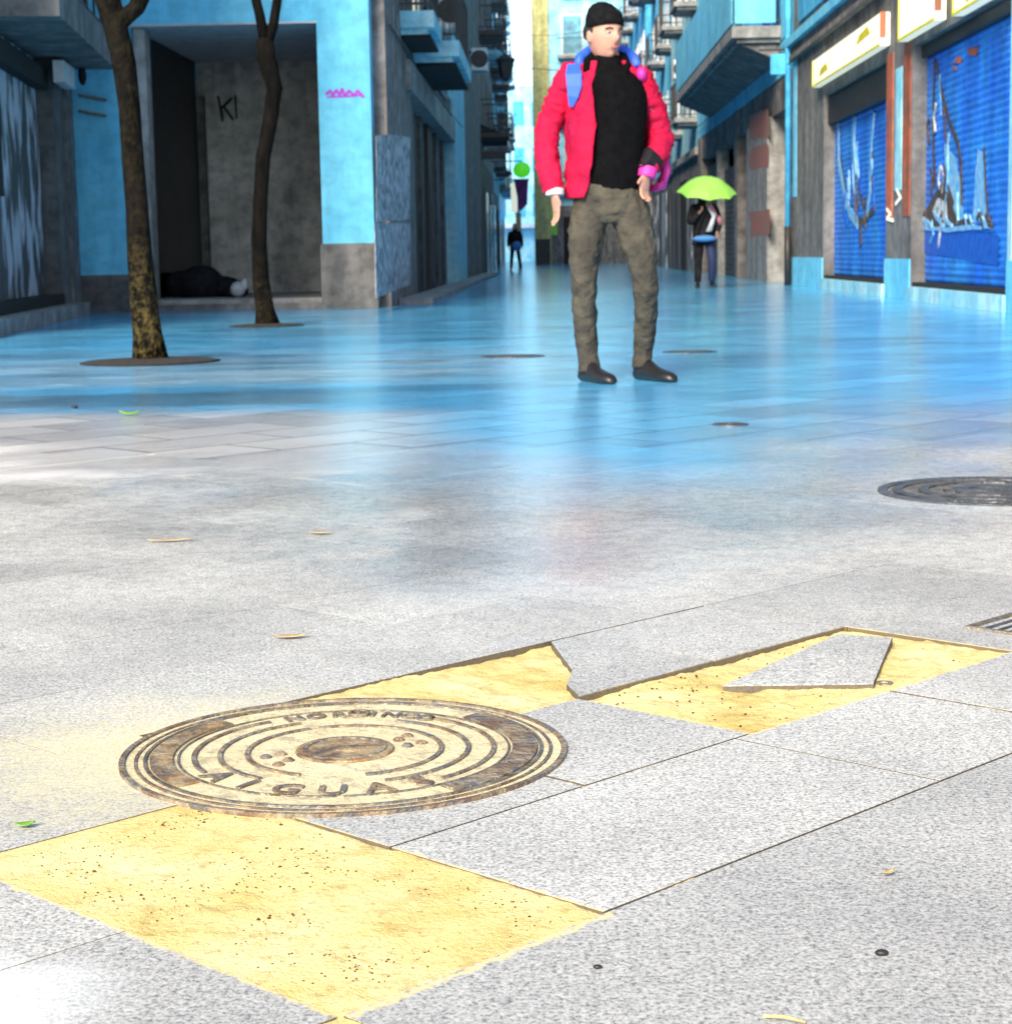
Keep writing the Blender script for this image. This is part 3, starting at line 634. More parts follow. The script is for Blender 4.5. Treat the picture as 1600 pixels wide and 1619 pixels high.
def sign_x(px0, px1, py_t0, py_b0, lab, marks):
    X = XR-.12; y1 = onX(px0, 100, X).y; y0 = onX(px1, 60, X).y; zb = onX(px0, py_b0, X).z; zt = onX(px0, py_t0, X).z
    s = thing('shop_sign', lab, 'sign', 'cream fascia signs over the blue shutters')
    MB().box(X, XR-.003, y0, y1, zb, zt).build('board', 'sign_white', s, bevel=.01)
    fr = MB(); fr.box(X-.012, X-.002, y0, y1, zb, zb+.03); fr.box(X-.012, X-.002, y1-.06, y1, zb+.03, zt); fr.build('edge_trim', 'sign_yellow', s)
    if marks:
        for a, b, h in marks:
            yy = y1+(y0-y1)*a; L = (y0-y1)*b; zz = zb+(zt-zb)*h
            MB().prism([(X-.003, yy, zz), (X-.003, yy+L, zz+.03), (X-.003, yy+L*.8, zz+.14), (X-.003, yy+L*.2, zz+.10)], (-.004, 0, 0)).build('marking', 'sign_yellow', s)
    box('end_cap', 'orange', s, X-.008, X+.06, y0-.03, y0-.002, zb+.1, zt)
    return s
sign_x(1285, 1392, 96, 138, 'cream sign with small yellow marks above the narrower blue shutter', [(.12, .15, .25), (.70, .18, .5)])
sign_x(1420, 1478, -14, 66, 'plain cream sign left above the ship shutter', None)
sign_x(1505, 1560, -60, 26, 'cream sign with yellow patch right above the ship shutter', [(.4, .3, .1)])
lg = MB(); lg.box(XR-.14, XR, 24.3, yE, 4.02, 4.16); P_('ledge', 'cyan', RA, lg)
lg = MB(); lg.box(XR-.10, XR, 24.3, yE, 3.78, 3.86); lg.box(XR-.05, XR, 24.3, yE, 3.86, 4.02); P_('cornice', 'stone_brown', RA, lg)
stroke_tag = [[(1402, 330), (1408, 338), (1402, 345), (1412, 348)], [(1418, 300), (1424, 312), (1416, 322)]]
for pts in stroke_tag: stroke(RA, pts, .04, 'sign_white', XR-.013, name='tag')
box('upper_panel', 'cyan_deep', RA, XR-.03, XR, 25.2, 32.4, 4.35, 5.6)
for y0 in (18.5, 25.8, 30): window_x(RA, XR-.002, y0, y0+1.2, 6.2, 8.2, 'white', 'glass_cyan')
pp = MB().tube([(XR-.10, 33.15, 0), (XR-.10, 33.15, 1.0)], .06, 12); pipe = thing('drain_pipe', 'long vertical drain pipe between the grey and cyan facades on the right', 'pipe')
pp.build('lower_pipe', 'dark', pipe, smooth=True); MB().tube([(XR-.10, 33.15, 1.0), (XR-.10, 33.15, 9)], .05, 12).build('upper_pipe', 'cyan_deep', pipe, smooth=True)

# --- right: balcony building
RB = thing('balcony_building', 'building on the right with cyan upper wall, long balcony and red-postered pillar', 'building')
wl = MB(); wl.box(XR, XR+.5, 33.5, 34.2, 0, 3.7); wl.box(XR, XR+.5, 42.9, 43.6, 0, 3.7); wl.box(XR, XR+.5, 53, 54, 0, 3.7); wl.box(XR+.03, XR+.5, 33.5, 54, 3.1, 3.7)
wl.box(XR+.5, 14, 33.5, 33.8, 0, 13); wl.box(13.7, 14, 33.8, 54, 0, 13); wl.box(XR+.5, 13.7, 33.8, 53.7, 12.7, 13); wl.box(XR+.5, 14, 53.7, 54, 0, 13)
P_('ground_wall', 'stone_brown', RB, wl)
P_('upper_wall', 'cyan', RB, MB().box(XR+.01, XR+.5, 33.5, 54, 3.7, 13))
P_('pillar', 'stone_light', RB, MB().box(XR-.06, XR+.5, 36.6, 40.4, 0, 3.1))
blob(RB, [(1184, 182), (1214, 172), (1216, 215), (1186, 222)], 'poster_red', XR-.06, name='poster')
blob(RB, [(1186, 235), (1214, 225), (1214, 262), (1186, 268)], 'poster_red', XR-.06, name='poster')
blob(RB, [(1186, 335), (1217, 330), (1217, 370), (1188, 374)], 'poster_red', XR-.06, name='poster')
v1 = MB(); v1.box(XR+.35, XR+.45, 34.2, 36.6, 0, 3.1); v1.box(XR+.35, XR+.45, 40.4, 42.9, 0, 3.1); P_('doorway', 'black', RB, v1)
slats_x('shutter', 'darkgrey', RB, XR+.2, 43.6, 48, 0, 2.6, -1, .12); slats_x('shutter', 'darkgrey', RB, XR+.2, 48.4, 53, 0, 2.9, -1, .12)
box('post', 'stone_light', RB, XR+.02, XR+.3, 48.0, 48.4, 0, 3.1)
bal = balcony_x(RB, XR, 35.0, 50, 4.6, .88, -1, 'stone_light', 'dark', .2, panel='cyan')
P_('corbel', 'stone', RB, MB().prism([(XR, 35.2, 4.3), (XR-.7, 35.2, 4.3), (XR, 35.2, 4.0)], (0, 14.6, 0)))
box('door', 'mural_deep', RB, XR-.02, XR+.01, 36.6, 37.8, 4.62, 6.9); box('door', 'glass', RB, XR-.02, XR+.01, 42, 43.2, 4.62, 6.9)
for y0 in (35.4, 40.5, 46.5, 50.5): window_x(RB, XR+.008, y0, y0+1.1, 8.2, 10.2, 'white', 'glass_cyan', shut='cyan_deep')
t = thing('wall_plaque', 'small pale blue projecting plaque under the balcony near the drain pipe', 'sign'); MB().box(XR-.30, XR-.02, 34.0, 34.06, 3.65, 4.0).build('plate', 'cyan_deep', t, bevel=.01); box('bracket', 'dark', t, XR-.5, XR, 34.07, 34.10, 4.06, 4.10)
# --- further right-hand houses
def house_r(name, label, X, Y0, Y1, H, wallm, lowm, doors, wins, balc, seed, shut=None, rail='dark'):
    random.seed(seed); h_ = thing(name, label, 'building')
    P_('upper_wall', wallm, h_, MB().box(X, X+6, Y0, Y1, 3.4, H)); P_('ground_wall', lowm, h_, MB().box(X+.02, X+6, Y0+.002, Y1-.002, 0, 3.4))
    P_('cornice', 'stone_light', h_, MB().box(X-.12, X+.0, Y0, Y1, 3.3, 3.5)); P_('roof_edge', 'stone_light', h_, MB().box(X-.2, X+6, Y0, Y1, H+.002, H+.2))
    y = Y0+.6
    while y < Y1-2.0:
        wd = random.choice(doors); sh = MB().box(X-.002, X+.05, y, y+wd, 0, random.uniform(2.4, 2.9)); P_('door', random.choice(['black', 'darkgrey', 'dark', 'graf']), h_, sh); y += wd+random.uniform(.5, 1.0)
    for z in wins:
        y = Y0+1.0; k = 0
        while y < Y1-1.8:
            window_x(h_, X-.002, y, y+1.1, z, z+2.0, 'white', random.choice(['glass', 'glass_cyan']), shut=shut)
            if balc and k % 2 == 0: balcony_x(h_, X, y-.5, y+1.6, z-.05, .65, -1, 'stone_light', rail, .12)
            y += random.uniform(2.6, 3.3); k += 1
    return h_
house_r('townhouse', 'pale cyan townhouse beyond the long balcony on the right', 4.3, 54.2, 66, 13, 'cyan_pale', 'stone_brown', [1.6, 2.4], (4.4, 7.6, 10.6), True, 4)
house_r('townhouse', 'blue townhouse with dark shop fronts, behind the man\'s right shoulder in the picture', 4.5, 66.2, 82, 15, 'cyan', 'stone', [1.4, 2.6], (4.4, 7.7, 10.9), True, 5)
house_r('townhouse', 'far blue and grey townhouse, last before the yellow-edged block', 4.3, 82.2, 104, 16, 'cyan_deep', 'stone_light', [1.6, 2.4], (4.6, 8, 11.4), True, 6)
# block closing the right of the street end, yellow corner
FB = thing('corner_block', 'pale cyan block at the street end with an olive yellow corner strip', 'building')
xb0 = onY(846, 410, 106).x
P_('wall', 'cyan_pale', FB, MB().box(xb0+.9, 12, 106, 118, 3.2, 19)); P_('ground_wall', 'stone', FB, MB().box(xb0+.9, 12, 106.02, 118, 0, 3.2))
P_('corner_strip', 'yellowwall', FB, MB().box(xb0, xb0+.9, 105.9, 118, 0, 19)); box('plinth', 'dark', FB, xb0+.05, xb0+.85, 105.8, 105.9, 0, 1.4)
box('lime_strip', 'lime', FB, xb0+.9, xb0+1.25, 105.9, 106, 1.6, 6.4)
for z in (4.2, 7.8, 11.4, 15):
    for i in range(3):
        x = xb0+1.7+i*2.0; w_ = box('window', 'white', FB, x-.08, x+1.08, 105.95, 106, z-.08, z+2.1); box('pane', 'glass_cyan', w_, x, x+1, 105.92, 105.948, z, z+2.0)
    box('balcony', 'stone_light', FB, xb0+1.4, xb0+5.6, 105.3, 106, z-.3, z-.15)
    r = MB(); r.box(xb0+1.4, xb0+5.6, 105.3, 105.34, z+.75, z+.8)
    for i in range(30): x = xb0+1.42+i*.143; r.box(x, x+.02, 105.3, 105.33, z-.15, z+.75)
    r.build('railing', 'dark', FB)
box('doorway', 'black', FB, xb0+1.6, xb0+2.8, 105.97, 106.02, 0, 2.6); box('doorway', 'darkgrey', FB, xb0+3.2, xb0+5, 105.97, 106.02, 0, 2.6)
# far end of the street
EB = thing('far_building', 'very pale building closing the narrow gap at the street end', 'building')
xe0, xe1 = onY(775, 410, 150).x, onY(862, 410, 150).x
P_('wall', 'cyan_pale', EB, MB().box(xe0, xe1+3, 150, 160, 0, 13.5))
for z in (3.5, 7, 10.5):
    for x in (xe0+.5, xe0+2.0, xe0+3.4): box('window', 'cyan_deep', EB, x, x+.8, 149.95, 150, z, z+1.8)
box('awning', 'white', EB, xe0, xe1+1, 148.8, 150, 2.6, 2.9)

# --- left: garage building along the street
XL = -1.93
yl0 = 23.3; y1_, y2_ = onX(650, 400, XL).y, onX(719, 400, XL).y
y3_, y4_ = onX(735, 400, XL).y, onX(763, 400, XL).y
LA = thing('garage_building', 'brown stone building on the left with tall dark slatted doors', 'building')
wl = MB(); wl.box(XL, XL-.5, yl0+.25, y1_, 0, 12); wl.box(XL-.02, XL-.5, y1_, y2_, 3.35, 12); wl.box(XL, XL-.5, y3_, y4_, 0, 12)
wl.box(XL-.5, -9, y4_-.3, y4_, 0, 12); wl.box(XL-.5, -9, 28.6, 28.9, 0, 12); wl.box(XL-.5, -9, 28.9, y4_-.3, 11.7, 12)
P_('wall', 'stone_brown', LA, wl); P_('end_pillar', 'cyan_pale', LA, MB().box(XL+.05, XL-.5, y2_, y3_, 0, 12))
P_('lintel', 'stone_light', LA, MB().box(XL+.06, XL-.3, y1_-.1, y2_-.01, 2.93, 3.34))
MB().box(XL-.3, XL-.4, y1_, y2_, 0, 2.93).build('doorway', 'black', LA)
k = 0; y = y1_+.3
while y < y2_-.6:
    wd = random.uniform(.5, 1.1); box('door', ['dark', 'darkgrey', 'dark_wall'][k % 3], LA, XL-.15-.05*(k % 2), XL-.28, y, y+wd, 0, 2.92)
    y += wd+random.uniform(.15, .5); k += 1
blob(LA, [(594, 210), (648, 214), (648, 345), (596, 350)], 'poster_mix', XL, name='poster', wob=.05)
blob(LA, [(592, 352), (648, 352), (648, 450), (594, 470)], 'poster_mix', XL, d=.006, name='poster', wob=.03)
box('sign_band', 'stone_light', LA, XL, XL+.03, y1_+1.0, y2_-2, 3.6, 3.66)
for a, b, m_ in ((29, 29.9, 'sign_white'), (31.5, 32.2, 'glass'), (33.4, 34.6, 'sign_white'), (36.5, 37.1, 'glass'), (38.6, 39.6, 'cyan_pale')): box('panel', m_, LA, XL-.02, XL+.015, a, b, 3.75, 4.6)
for (ya, yb, zz, pj) in ((26.1, 28.2, 3.88, .45), (28.5, 33, 3.74, .68)):
    b_ = balcony_x(LA, XL, ya, yb, zz, pj, 1, 'cyan_pale', 'dark', .22)
    MB().box(XL+.02, XL+pj-.05, ya+.1, yb-.1, zz-.35, zz-.304).build('underside', 'black', b_)
for y0 in (26.5, 31, 36, 40.5): window_x(LA, XL+.002, y0, y0+1.1, 4.9, 6.9, 'white', 'glass_cyan', out=1); window_x(LA, XL+.002, y0, y0+1.1, 8.2, 10.2, 'white', 'glass_cyan', out=1)
kb = MB().box(XL+.02, XL+.45, 24.5, y4_, 0, .07); o = kb.build('kerb', 'stone_light'); tag(o, 'low pale stone kerb along the foot of the left-hand houses', 'kerb')

def house_l(name, label, X, Y0, Y1, H, wallm, lowm, wins, seed, upper_bal=True):
    random.seed(seed); h_ = thing(name, label, 'building')
    P_('upper_wall', wallm, h_, MB().box(X, X-6, Y0, Y1, 3.4, H)); P_('ground_wall', lowm, h_, MB().box(X-.02, X-6, Y0+.002, Y1-.002, 0, 3.4))
    y = Y0+.6
    while y < Y1-2:
        wd = random.uniform(1.2, 2.4); P_('door', random.choice(['black', 'glass_cyan', 'dark', 'graf']), h_, MB().box(X-.05, X+.002, y, y+wd, 0, random.uniform(2.3, 2.9))); y += wd+random.uniform(.4, .8)
    for z in wins:
        y = Y0+1; k = 0
        while y < Y1-1.8:
            window_x(h_, X+.002, y, y+1.1, z, z+2.0, 'stone_light', random.choice(['glass', 'glass_cyan', 'glass']), out=1)
            if upper_bal and k % 2 == 0: balcony_x(h_, X, y-.5, y+1.6, z-.05, random.uniform(.6, .9), 1, random.choice(['stone_light', 'cyan_pale', 'dark']), 'dark', .14)
            y += random.uniform(2.4, 3.2); k += 1
    return h_
house_l('townhouse', 'dark townhouse with stacked iron balconies on the left past the slatted doors', -1.95, y4_+.2, 72, 13, 'stone_light', 'dark', (4.3, 7.3, 10.2), 12)
house_l('townhouse', 'blue-washed townhouse further down the left side', -2.35, 72.2, 96, 14, 'cyan_pale', 'stone_light', (4.5, 8, 11.5), 14)
house_l('townhouse', 'last cyan townhouse on the left before the bright gap', -2.9, 96.2, 135, 15, 'cyan_pale', 'cyan', (4.6, 8.4, 12, 15.6), 15)
# dark canopy, lantern, green sign with purple banner
t = thing('canopy', 'black shop canopy sticking out from the left-hand houses', 'canopy')
MB().prism([(-1.95, 58, 4.5), (-1.1, 58, 4.15), (-1.1, 58, 4.0), (-1.95, 58, 4.0)], (0, 3, 0)).build('cover', 'black', t); box('valance', 'white', t, -1.14, -1.09, 58, 61, 3.82, 3.99); box('lower_board', 'dark', t, -1.95, -1.2, 58, 58.06, 3.45, 3.7)
c_ = onY(825, 268, 66)
t = thing('hanging_sign', 'round bright green sign hanging over the street at left', 'sign')
MB().ell(c_, (.30, .10, .27), 20, 12).build('disc', 'green_sign', t, smooth=True); MB().tube([(-1.9, 66, c_.z+.3), (c_.x, 66, c_.z+.3), (c_.x, 66, c_.z+.2)], .02).build('bracket', 'dark', t)
c2 = onY(824, 300, 67); t = thing('banner', 'purple banner hanging below the round green sign', 'banner')
MB().prism([(c2.x-.25, 67, c2.z+.35), (c2.x+.26, 67, c2.z+.35), (c2.x+.2, 67, c2.z-.5), (c2.x-.05, 67, c2.z-.75)], (0, .03, 0)).build('cloth', 'purple_cloth', t); MB().tube([(-1.8, 67, c2.z+.37), (c2.x+.3, 67, c2.z+.37)], .02).build('rod', 'dark', t)
t = thing('menu_board', 'slim tan and cream board on a pole at the left of the far street', 'board'); c2 = onY(820, 345, 79); MB().box(c2.x-.12, c2.x+.10, 79, 79.05, 1.2, 2.3).build('panel', 'tan', t); MB().box(c2.x-.3, c2.x-.05, 79, 79.05, 2.32, 3.5).build('header', 'sign_white', t); MB().tube([(c2.x, 79.1, 0), (c2.x, 79.1, 3.4)], .04).build('pole', 'dark', t)
t = thing('wall_lantern', 'dark iron wall lantern with curled bracket high on the left', 'lantern'); c2 = onY(772, 105, 50)
mb = MB(); mb.tube([(-1.95, 50, c2.z+.35), (-1.6, 50, c2.z+.5), (-1.2, 50, c2.z+.5), (-1.0, 50, c2.z+.3)], .03); mb.build('bracket', 'dark', t)
lb = MB().rings([[(c2.x+.6*0-.0+(-1.0-c2.x)+r*math.cos(a), 50+r*math.sin(a), c2.z+dz) for a in [R_(60*k) for k in range(6)]] for r, dz in ((.08, .3), (.26, .18), (.22, .1), (.14, -.3), (.05, -.36))]); lb.build('lamp_head', 'dark', t)

# --- left: porch building, cyan pillar
FY = 23.2
xa, xp0, xp1 = onY(218, 400, FY).x, onY(508, 300, FY).x, onY(590, 300, FY).x
PB = thing('porch_building', 'bright cyan corner building with a deep dark porch on the left', 'building')
zt = 3.42
P_('upper_wall', 'cyan', PB, MB().box(-9, xp1, FY, FY+5.3, zt, 12))
P_('pillar', 'cyan', PB, MB().box(xp0, xp1, FY+.002, FY+.7, .78, zt)); box('pillar_base', 'stone', PB, xp0-.03, xp1+.03, FY-.03, FY+.73, 0, .78)
P_('left_pillar', 'cyan', PB, MB().box(xa-.75, xa, FY+.002, FY+5.3, .45, zt)); box('pillar_base', 'dark_wall', PB, xa-.78, xa+.02, FY-.02, FY+5.3, 0, .45)
P_('soffit', 'soffit', PB, MB().box(xa, xp1-.002, FY+.004, FY+4.4, zt-.02, zt-.002))
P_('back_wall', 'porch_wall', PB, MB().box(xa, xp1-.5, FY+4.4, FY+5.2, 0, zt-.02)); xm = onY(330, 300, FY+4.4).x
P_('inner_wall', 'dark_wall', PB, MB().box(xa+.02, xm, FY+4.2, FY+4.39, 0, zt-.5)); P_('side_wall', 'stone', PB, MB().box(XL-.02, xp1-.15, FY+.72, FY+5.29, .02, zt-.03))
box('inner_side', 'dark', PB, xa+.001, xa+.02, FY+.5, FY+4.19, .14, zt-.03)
box('door_jamb', 'stone_light', PB, xa+.02, xa+.16, FY+.15, FY+.45, .12, zt-.03)
box('step', 'stone_light', PB, xa, xp0-.032, FY+.05, FY+4.39, 0, .13); box('step_riser', 'stone_brown', PB, xa, xp0-.034, FY-.04, FY+.049, 0, .075)
def stroke_y(par, px_pts, wid, m, Y, name='graffiti'):
    mb = MB(); pts = [onY(x, y, Y) for x, y in px_pts]
    for i in range(len(pts)-1):
        a, b = pts[i], pts[i+1]; tt = (b-a).normalized(); nr = Vector((-tt.z, 0, tt.x))*wid/2; e = tt*wid*.3
        mb.prism([a-nr-e, b-nr+e, b+nr+e, a+nr-e], (0, -.004-.0005*i, 0))
    return mb.build(name, m, par)
stroke_y(PB, [(516, 148), (522, 143), (526, 150), (532, 142), (537, 150), (541, 140), (545, 151), (552, 143), (560, 150), (566, 143), (574, 152)], .035, 'purple', FY)
stroke_y(PB, [(518, 153), (545, 152), (570, 150)], .02, 'purple', FY)
stroke_y(PB, [(345, 152), (352, 190), (350, 170), (366, 155), (354, 168), (368, 188)], .035, 'black', FY+4.4)
stroke_y(PB, [(372, 150), (374, 186)], .03, 'black', FY+4.4)
box('window', 'glass', PB, -4.6, -3.6, FY-.01, FY, 5.2, 7.2); box('window', 'glass', PB, -7, -6, FY-.01, FY, 5.2, 7.2)
# dark bundle on the porch floor
bd = MB(); by = FY+1.6; c_ = onY(325, 440, by)
for dx, dz, rx, rz in ((-.30, .18, .26, .20), (-.05, .20, .30, .24), (.22, .13, .26, .16), (.40, .09, .18, .10)): bd.ell((c_.x+dx, by+random.uniform(-.1, .1), .11+dz), (rx, .25, rz), 14, 10)
o = bd.build('bundle', 'cloth_dark', smooth=True); remesh(o, .03, 3); tag(o, 'dark heap of bedding lying on the porch floor', 'bedding')
c_ = onY(378, 452, by-.2); wb = MB(); wb.ell((c_.x, by-.3, .23), (.10, .12, .10)); wb.ell((c_.x+.09, by-.3, .29), (.04, .04, .08)); o = wb.build('bag', 'white_cloth', smooth=True); remesh(o, .012, 3); tag(o, 'small white bag at the end of the dark heap in the porch', 'bag')

# --- far left: graffiti shutter shop
SHP = thing('graffiti_shop', 'dark shop front at the left edge with a graffiti shutter', 'building')
A0 = Vector((-4.82, 16.3, 0)); A1 = Vector((-5.62, 22.9, 0)); dA = (A1-A0).normalized(); nA = Vector((dA.y, -dA.x, 0))   # nA points to the street
def onA(px, py, off=0):
    v = ray(px, py); o_ = A0+nA*off; den = v.x*nA.x+v.y*nA.y; t = ((o_.x)*nA.x+(o_.y)*nA.y)/den
    p = Vector((v.x*t, v.y*t, HC+v.z*t)); return (p-o_).dot(dA), p.z
def boxA(name, m, s0, s1, z0, z1, d0, d1, par=None, **k):
    a = A0+dA*s0+nA*d0; b = A0+dA*s1+nA*d0; c = A0+dA*s1+nA*d1; d = A0+dA*s0+nA*d1
    return MB().prism([(p.x, p.y, z0) for p in (a, b, c, d)], (0, 0, z1-z0)).build(name, m, par or SHP, **k)
LA_ = (A1-A0).length
boxA('wall', 'dark_wall', 0, LA_, 0, 12, -5, -.35) ; boxA('upper_wall', 'stone', 0, LA_, 3.3, 12, -.349, 0)
sA = lambda px: onA(px, 300)[0]
boxA('shutter', 'graf', sA(28), sA(96), .25, 2.9, -.34, -.22)
sl_ = MB()
boxA('window_frame', 'black', sA(-40), sA(27), 1.25, 2.75, -.20, -.12); boxA('window_pane', 'glass_cyan', sA(-40), sA(14), 1.35, 2.4, -.119, -.10)
boxA('lower_panel', 'darkgrey', sA(-60), sA(27), .0, 1.24, -.30, -.16)
boxA('pillar', 'dark_wall', sA(97), sA(112), 0, 3.3, -.34, -.05); boxA('pillar', 'stone_brown', sA(113), sA(124), 0, 3.3, -.33, -.02); boxA('door_edge', 'black', sA(125), LA_, 0, 3.3, -.33, -.10)
boxA('canopy', 'stone', sA(12), sA(118), onA(70, 80)[1]-.0, onA(70, 80)[1]+.35, -.3, .55)
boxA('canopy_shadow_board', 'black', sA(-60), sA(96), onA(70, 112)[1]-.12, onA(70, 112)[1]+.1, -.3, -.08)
boxA('step', 'stone_light', sA(-60), sA(112), 0, .14, -.3, .16)
boxA('skirting', 'black', sA(-60), sA(100), .141, .26, -.3, -.04)
t = thing('lit_sign', 'small white box sign hanging under the far left canopy', 'sign'); boxA('box', 'white', sA(90), sA(107), onA(98, 140)[1], onA(98, 108)[1], .02, .14, t); boxA('bracket', 'dark', sA(95), sA(100), onA(98, 108)[1]+.001, onA(98, 104)[1]+.04, 0, .1, t)
# iron railing above the canopy
t = thing('iron_railing', 'dark iron railing bars above the canopy in the top left corner', 'railing'); rb = MB(); zr = onA(70, 80)[1]+.36
p0, p1 = A0+dA*sA(0)+nA*.5, A0+dA*sA(128)+nA*.5
for z in (zr+.05, zr+.45, zr+.95): rb.tube([(p0.x, p0.y, z), (p1.x, p1.y, z)], .018, 6)
rb.build('rail', 'dark', t)
for i in range(9):
    p = p0.lerp(p1, i/8); MB().tube([(p.x, p.y, zr-.02), (p.x, p.y, zr+1.0)], .028 if i % 2 == 0 else .016, 6).build('bar', 'dark', t)
t = thing('wall_bracket', 'thin brown iron bracket with a small dark lamp beside the cyan strip at far left', 'lamp')
a = onY(118, 82, 22.6); b = onY(158, 84, 22.6); MB().tube([a, b], .025, 6).build('arm', 'stone_brown', t); a = onY(118, 97, 22.6); b = onY(150, 96, 22.6); MB().tube([a, b], .02, 6).build('arm', 'stone_brown', t); c_ = onY(130, 118, 22.6)
MB().ell(c_, (.05, .05, .12)).build('lamp_head', 'black', t, smooth=True); MB().tube([c_, (c_.x, c_.y, a.z)], .012, 6).build('rod', 'dark', t)
for yy in (150, 175): a = onY(124, yy, FY-.06); b = onY(168, yy+8, FY-.06); MB().tube([a, b], .02, 6).build('arm', 'stone_brown', t)

# overhead cables and clutter on the facades
def cable(a, b, sag, lab, m='dark', rad=.012):
    a, b = Vector(a), Vector(b); mb = MB(); mb.tube([a.lerp(b, t/12)-Vector((0, 0, sag*4*(t/12)*(1-t/12))) for t in range(13)], rad, 6); tag(mb.build('cable', m), lab, 'cable')
cable((4.2, 33.5, 4.3), (4.2, 54, 4.0), .10, 'dark cable running under the long balcony on the right-hand wall')
cable((4.12, 17.0, 3.86), (4.12, 33, 3.72), .03, 'dark cable along the wall above the cream signs')
cable((-1.9, 24, 3.45), (-1.88, 44, 3.5), .08, 'dark cable along the stone wall of the slatted door building')
cable((-1.9, 62, 6.8), (4.2, 68, 7.6), .5, 'thin dark cable strung across the far street')
cable((-1.9, 84, 10.2), (4.4, 80, 10.6), .6, 'highest thin cable strung across the far street')
for X_, Y_, z_, lab in ((XR-.28, 57, 5.6, 'white air conditioner box on the pale right-hand townhouse'), (XL+.28, 34.6, 4.6, 'white air conditioner box above the slatted doors'), (XL+.3, 49, 5.2, 'white air conditioner box on the balconied left townhouse')):
    t = thing('air_conditioner', lab, 'air conditioner'); MB().box(X_-.2, X_+.2, Y_-.4, Y_+.4, z_, z_+.55).build('casing', 'white', t, bevel=.02); fa = MB(); fa.rings([[(X_+.22*math.cos(R_(18*k)), Y_-.402-e, z_+.28+.22*math.sin(R_(18*k))) for k in range(20)] for e in (0, .01)]); fa.build('fan_grille', 'dark', t)

# ------------------------------------------------------------ trees
def tree(label, base, pts, rad, forks, seed, pit):
    random.seed(seed); t = thing('street_tree', label, 'tree', 'bare-trunked street trees on the left plaza')
    tr = MB(); tr.tube(pts, rad, 14, .22)
    tips = []
    for f, fr in forks: tr.tube(f, fr, 10, .2); tips.append((Vector(f[-1]), fr[-1]))
    def grow(p, d, L, r, dep):
        q = p+d*L; mid_ = p+d*L*.5+Vector([random.uniform(-.08, .08) for _ in range(3)])*L
        tr.tube([p, mid_, q], [r, r*.85, r*.7], 6)
        if dep == 0: ends.append(q); return
        for _ in range(3):
            nd = (d+Vector([random.uniform(-.7, .7), random.uniform(-.7, .7), random.uniform(-.15, .6)])).normalized(); grow(q, nd, L*.75, r*.62, dep-1)
    ends = []
    for p, r in tips: grow(p, Vector((random.uniform(-.3, .3), random.uniform(-.3, .3), 1)).normalized(), .9, r, 3)
    o = tr.build('trunk', 'bark', t, smooth=True)
    cr = MB()
    for e in ends:
        for _ in range(26):
            p = e+Vector([random.gauss(0, .28) for _ in range(3)]); a = Vector([random.uniform(-1, 1) for _ in range(3)]).normalized(); b = a.orthogonal().normalized()
            L = random.uniform(.04, .08); cr.add([p-a*L, p+b*L*.5, p+a*L, p-b*L*.5], [(0, 1, 2, 3)])
    cr.build('crown', 'leaf', t)
    n = 40; pm = MB(); rs = []
    for rr, z in ((pit, .003), (pit*.9, .012), (pit*.5, .02), (.01, .03)): rs.append([(base.x+rr*math.cos(2*math.pi*k/n)*(1+.04*noise.noise(Vector((k, rr, 0)))), base.y+rr*math.sin(2*math.pi*k/n), z) for k in range(n)])
    pm.rings(rs).build('soil_pit', 'soil', t, smooth=True)
b1 = G(238, 572); Y1 = b1.y; px2 = lambda lst, Y: [onY(x, y, Y) for x, y in lst]
tp = px2([(238, 580), (234, 530), (228, 480), (222, 410), (216, 330), (210, 250), (205, 170), (196, 100), (182, 40), (168, -10), (155, -60)], Y1)
tree('thicker speckled street tree in front of the cyan wall, nearest the camera', b1, tp, [.115, .088, .082, .077, .073, .070, .067, .067, .070, .073, .073],
     [([tp[-1], tp[-1]+Vector((-.2, .1, .5)), tp[-1]+Vector((-.3, .2, 1.1))], [.08, .07, .06]), ([tp[-3], tp[-3]+Vector((.13, 0, .10)), tp[-3]+Vector((.42, .1, .7)), tp[-3]+Vector((.55, .1, 1.5))], [.06, .05, .05, .045])], 21, .43)
b2 = G(422, 515); Y2 = b2.y
tp = px2([(424, 522), (419, 490), (412, 440), (410, 380), (412, 310), (416, 250), (427, 190), (434, 140), (421, 90), (419, 60)], Y2)
f1 = px2([(419, 62), (410, 20), (402, -10), (392, -70)], Y2); f2 = px2([(421, 75), (432, 40), (438, 0), (444, -60)], Y2)
tree('slimmer crooked street tree standing before the dark porch', b2, tp, [.12, .085, .075, .072, .070, .072, .070, .068, .082, .07],
     [(f1, [.05, .045, .042, .04]), (f2, [.05, .045, .042, .04])], 22, .35)

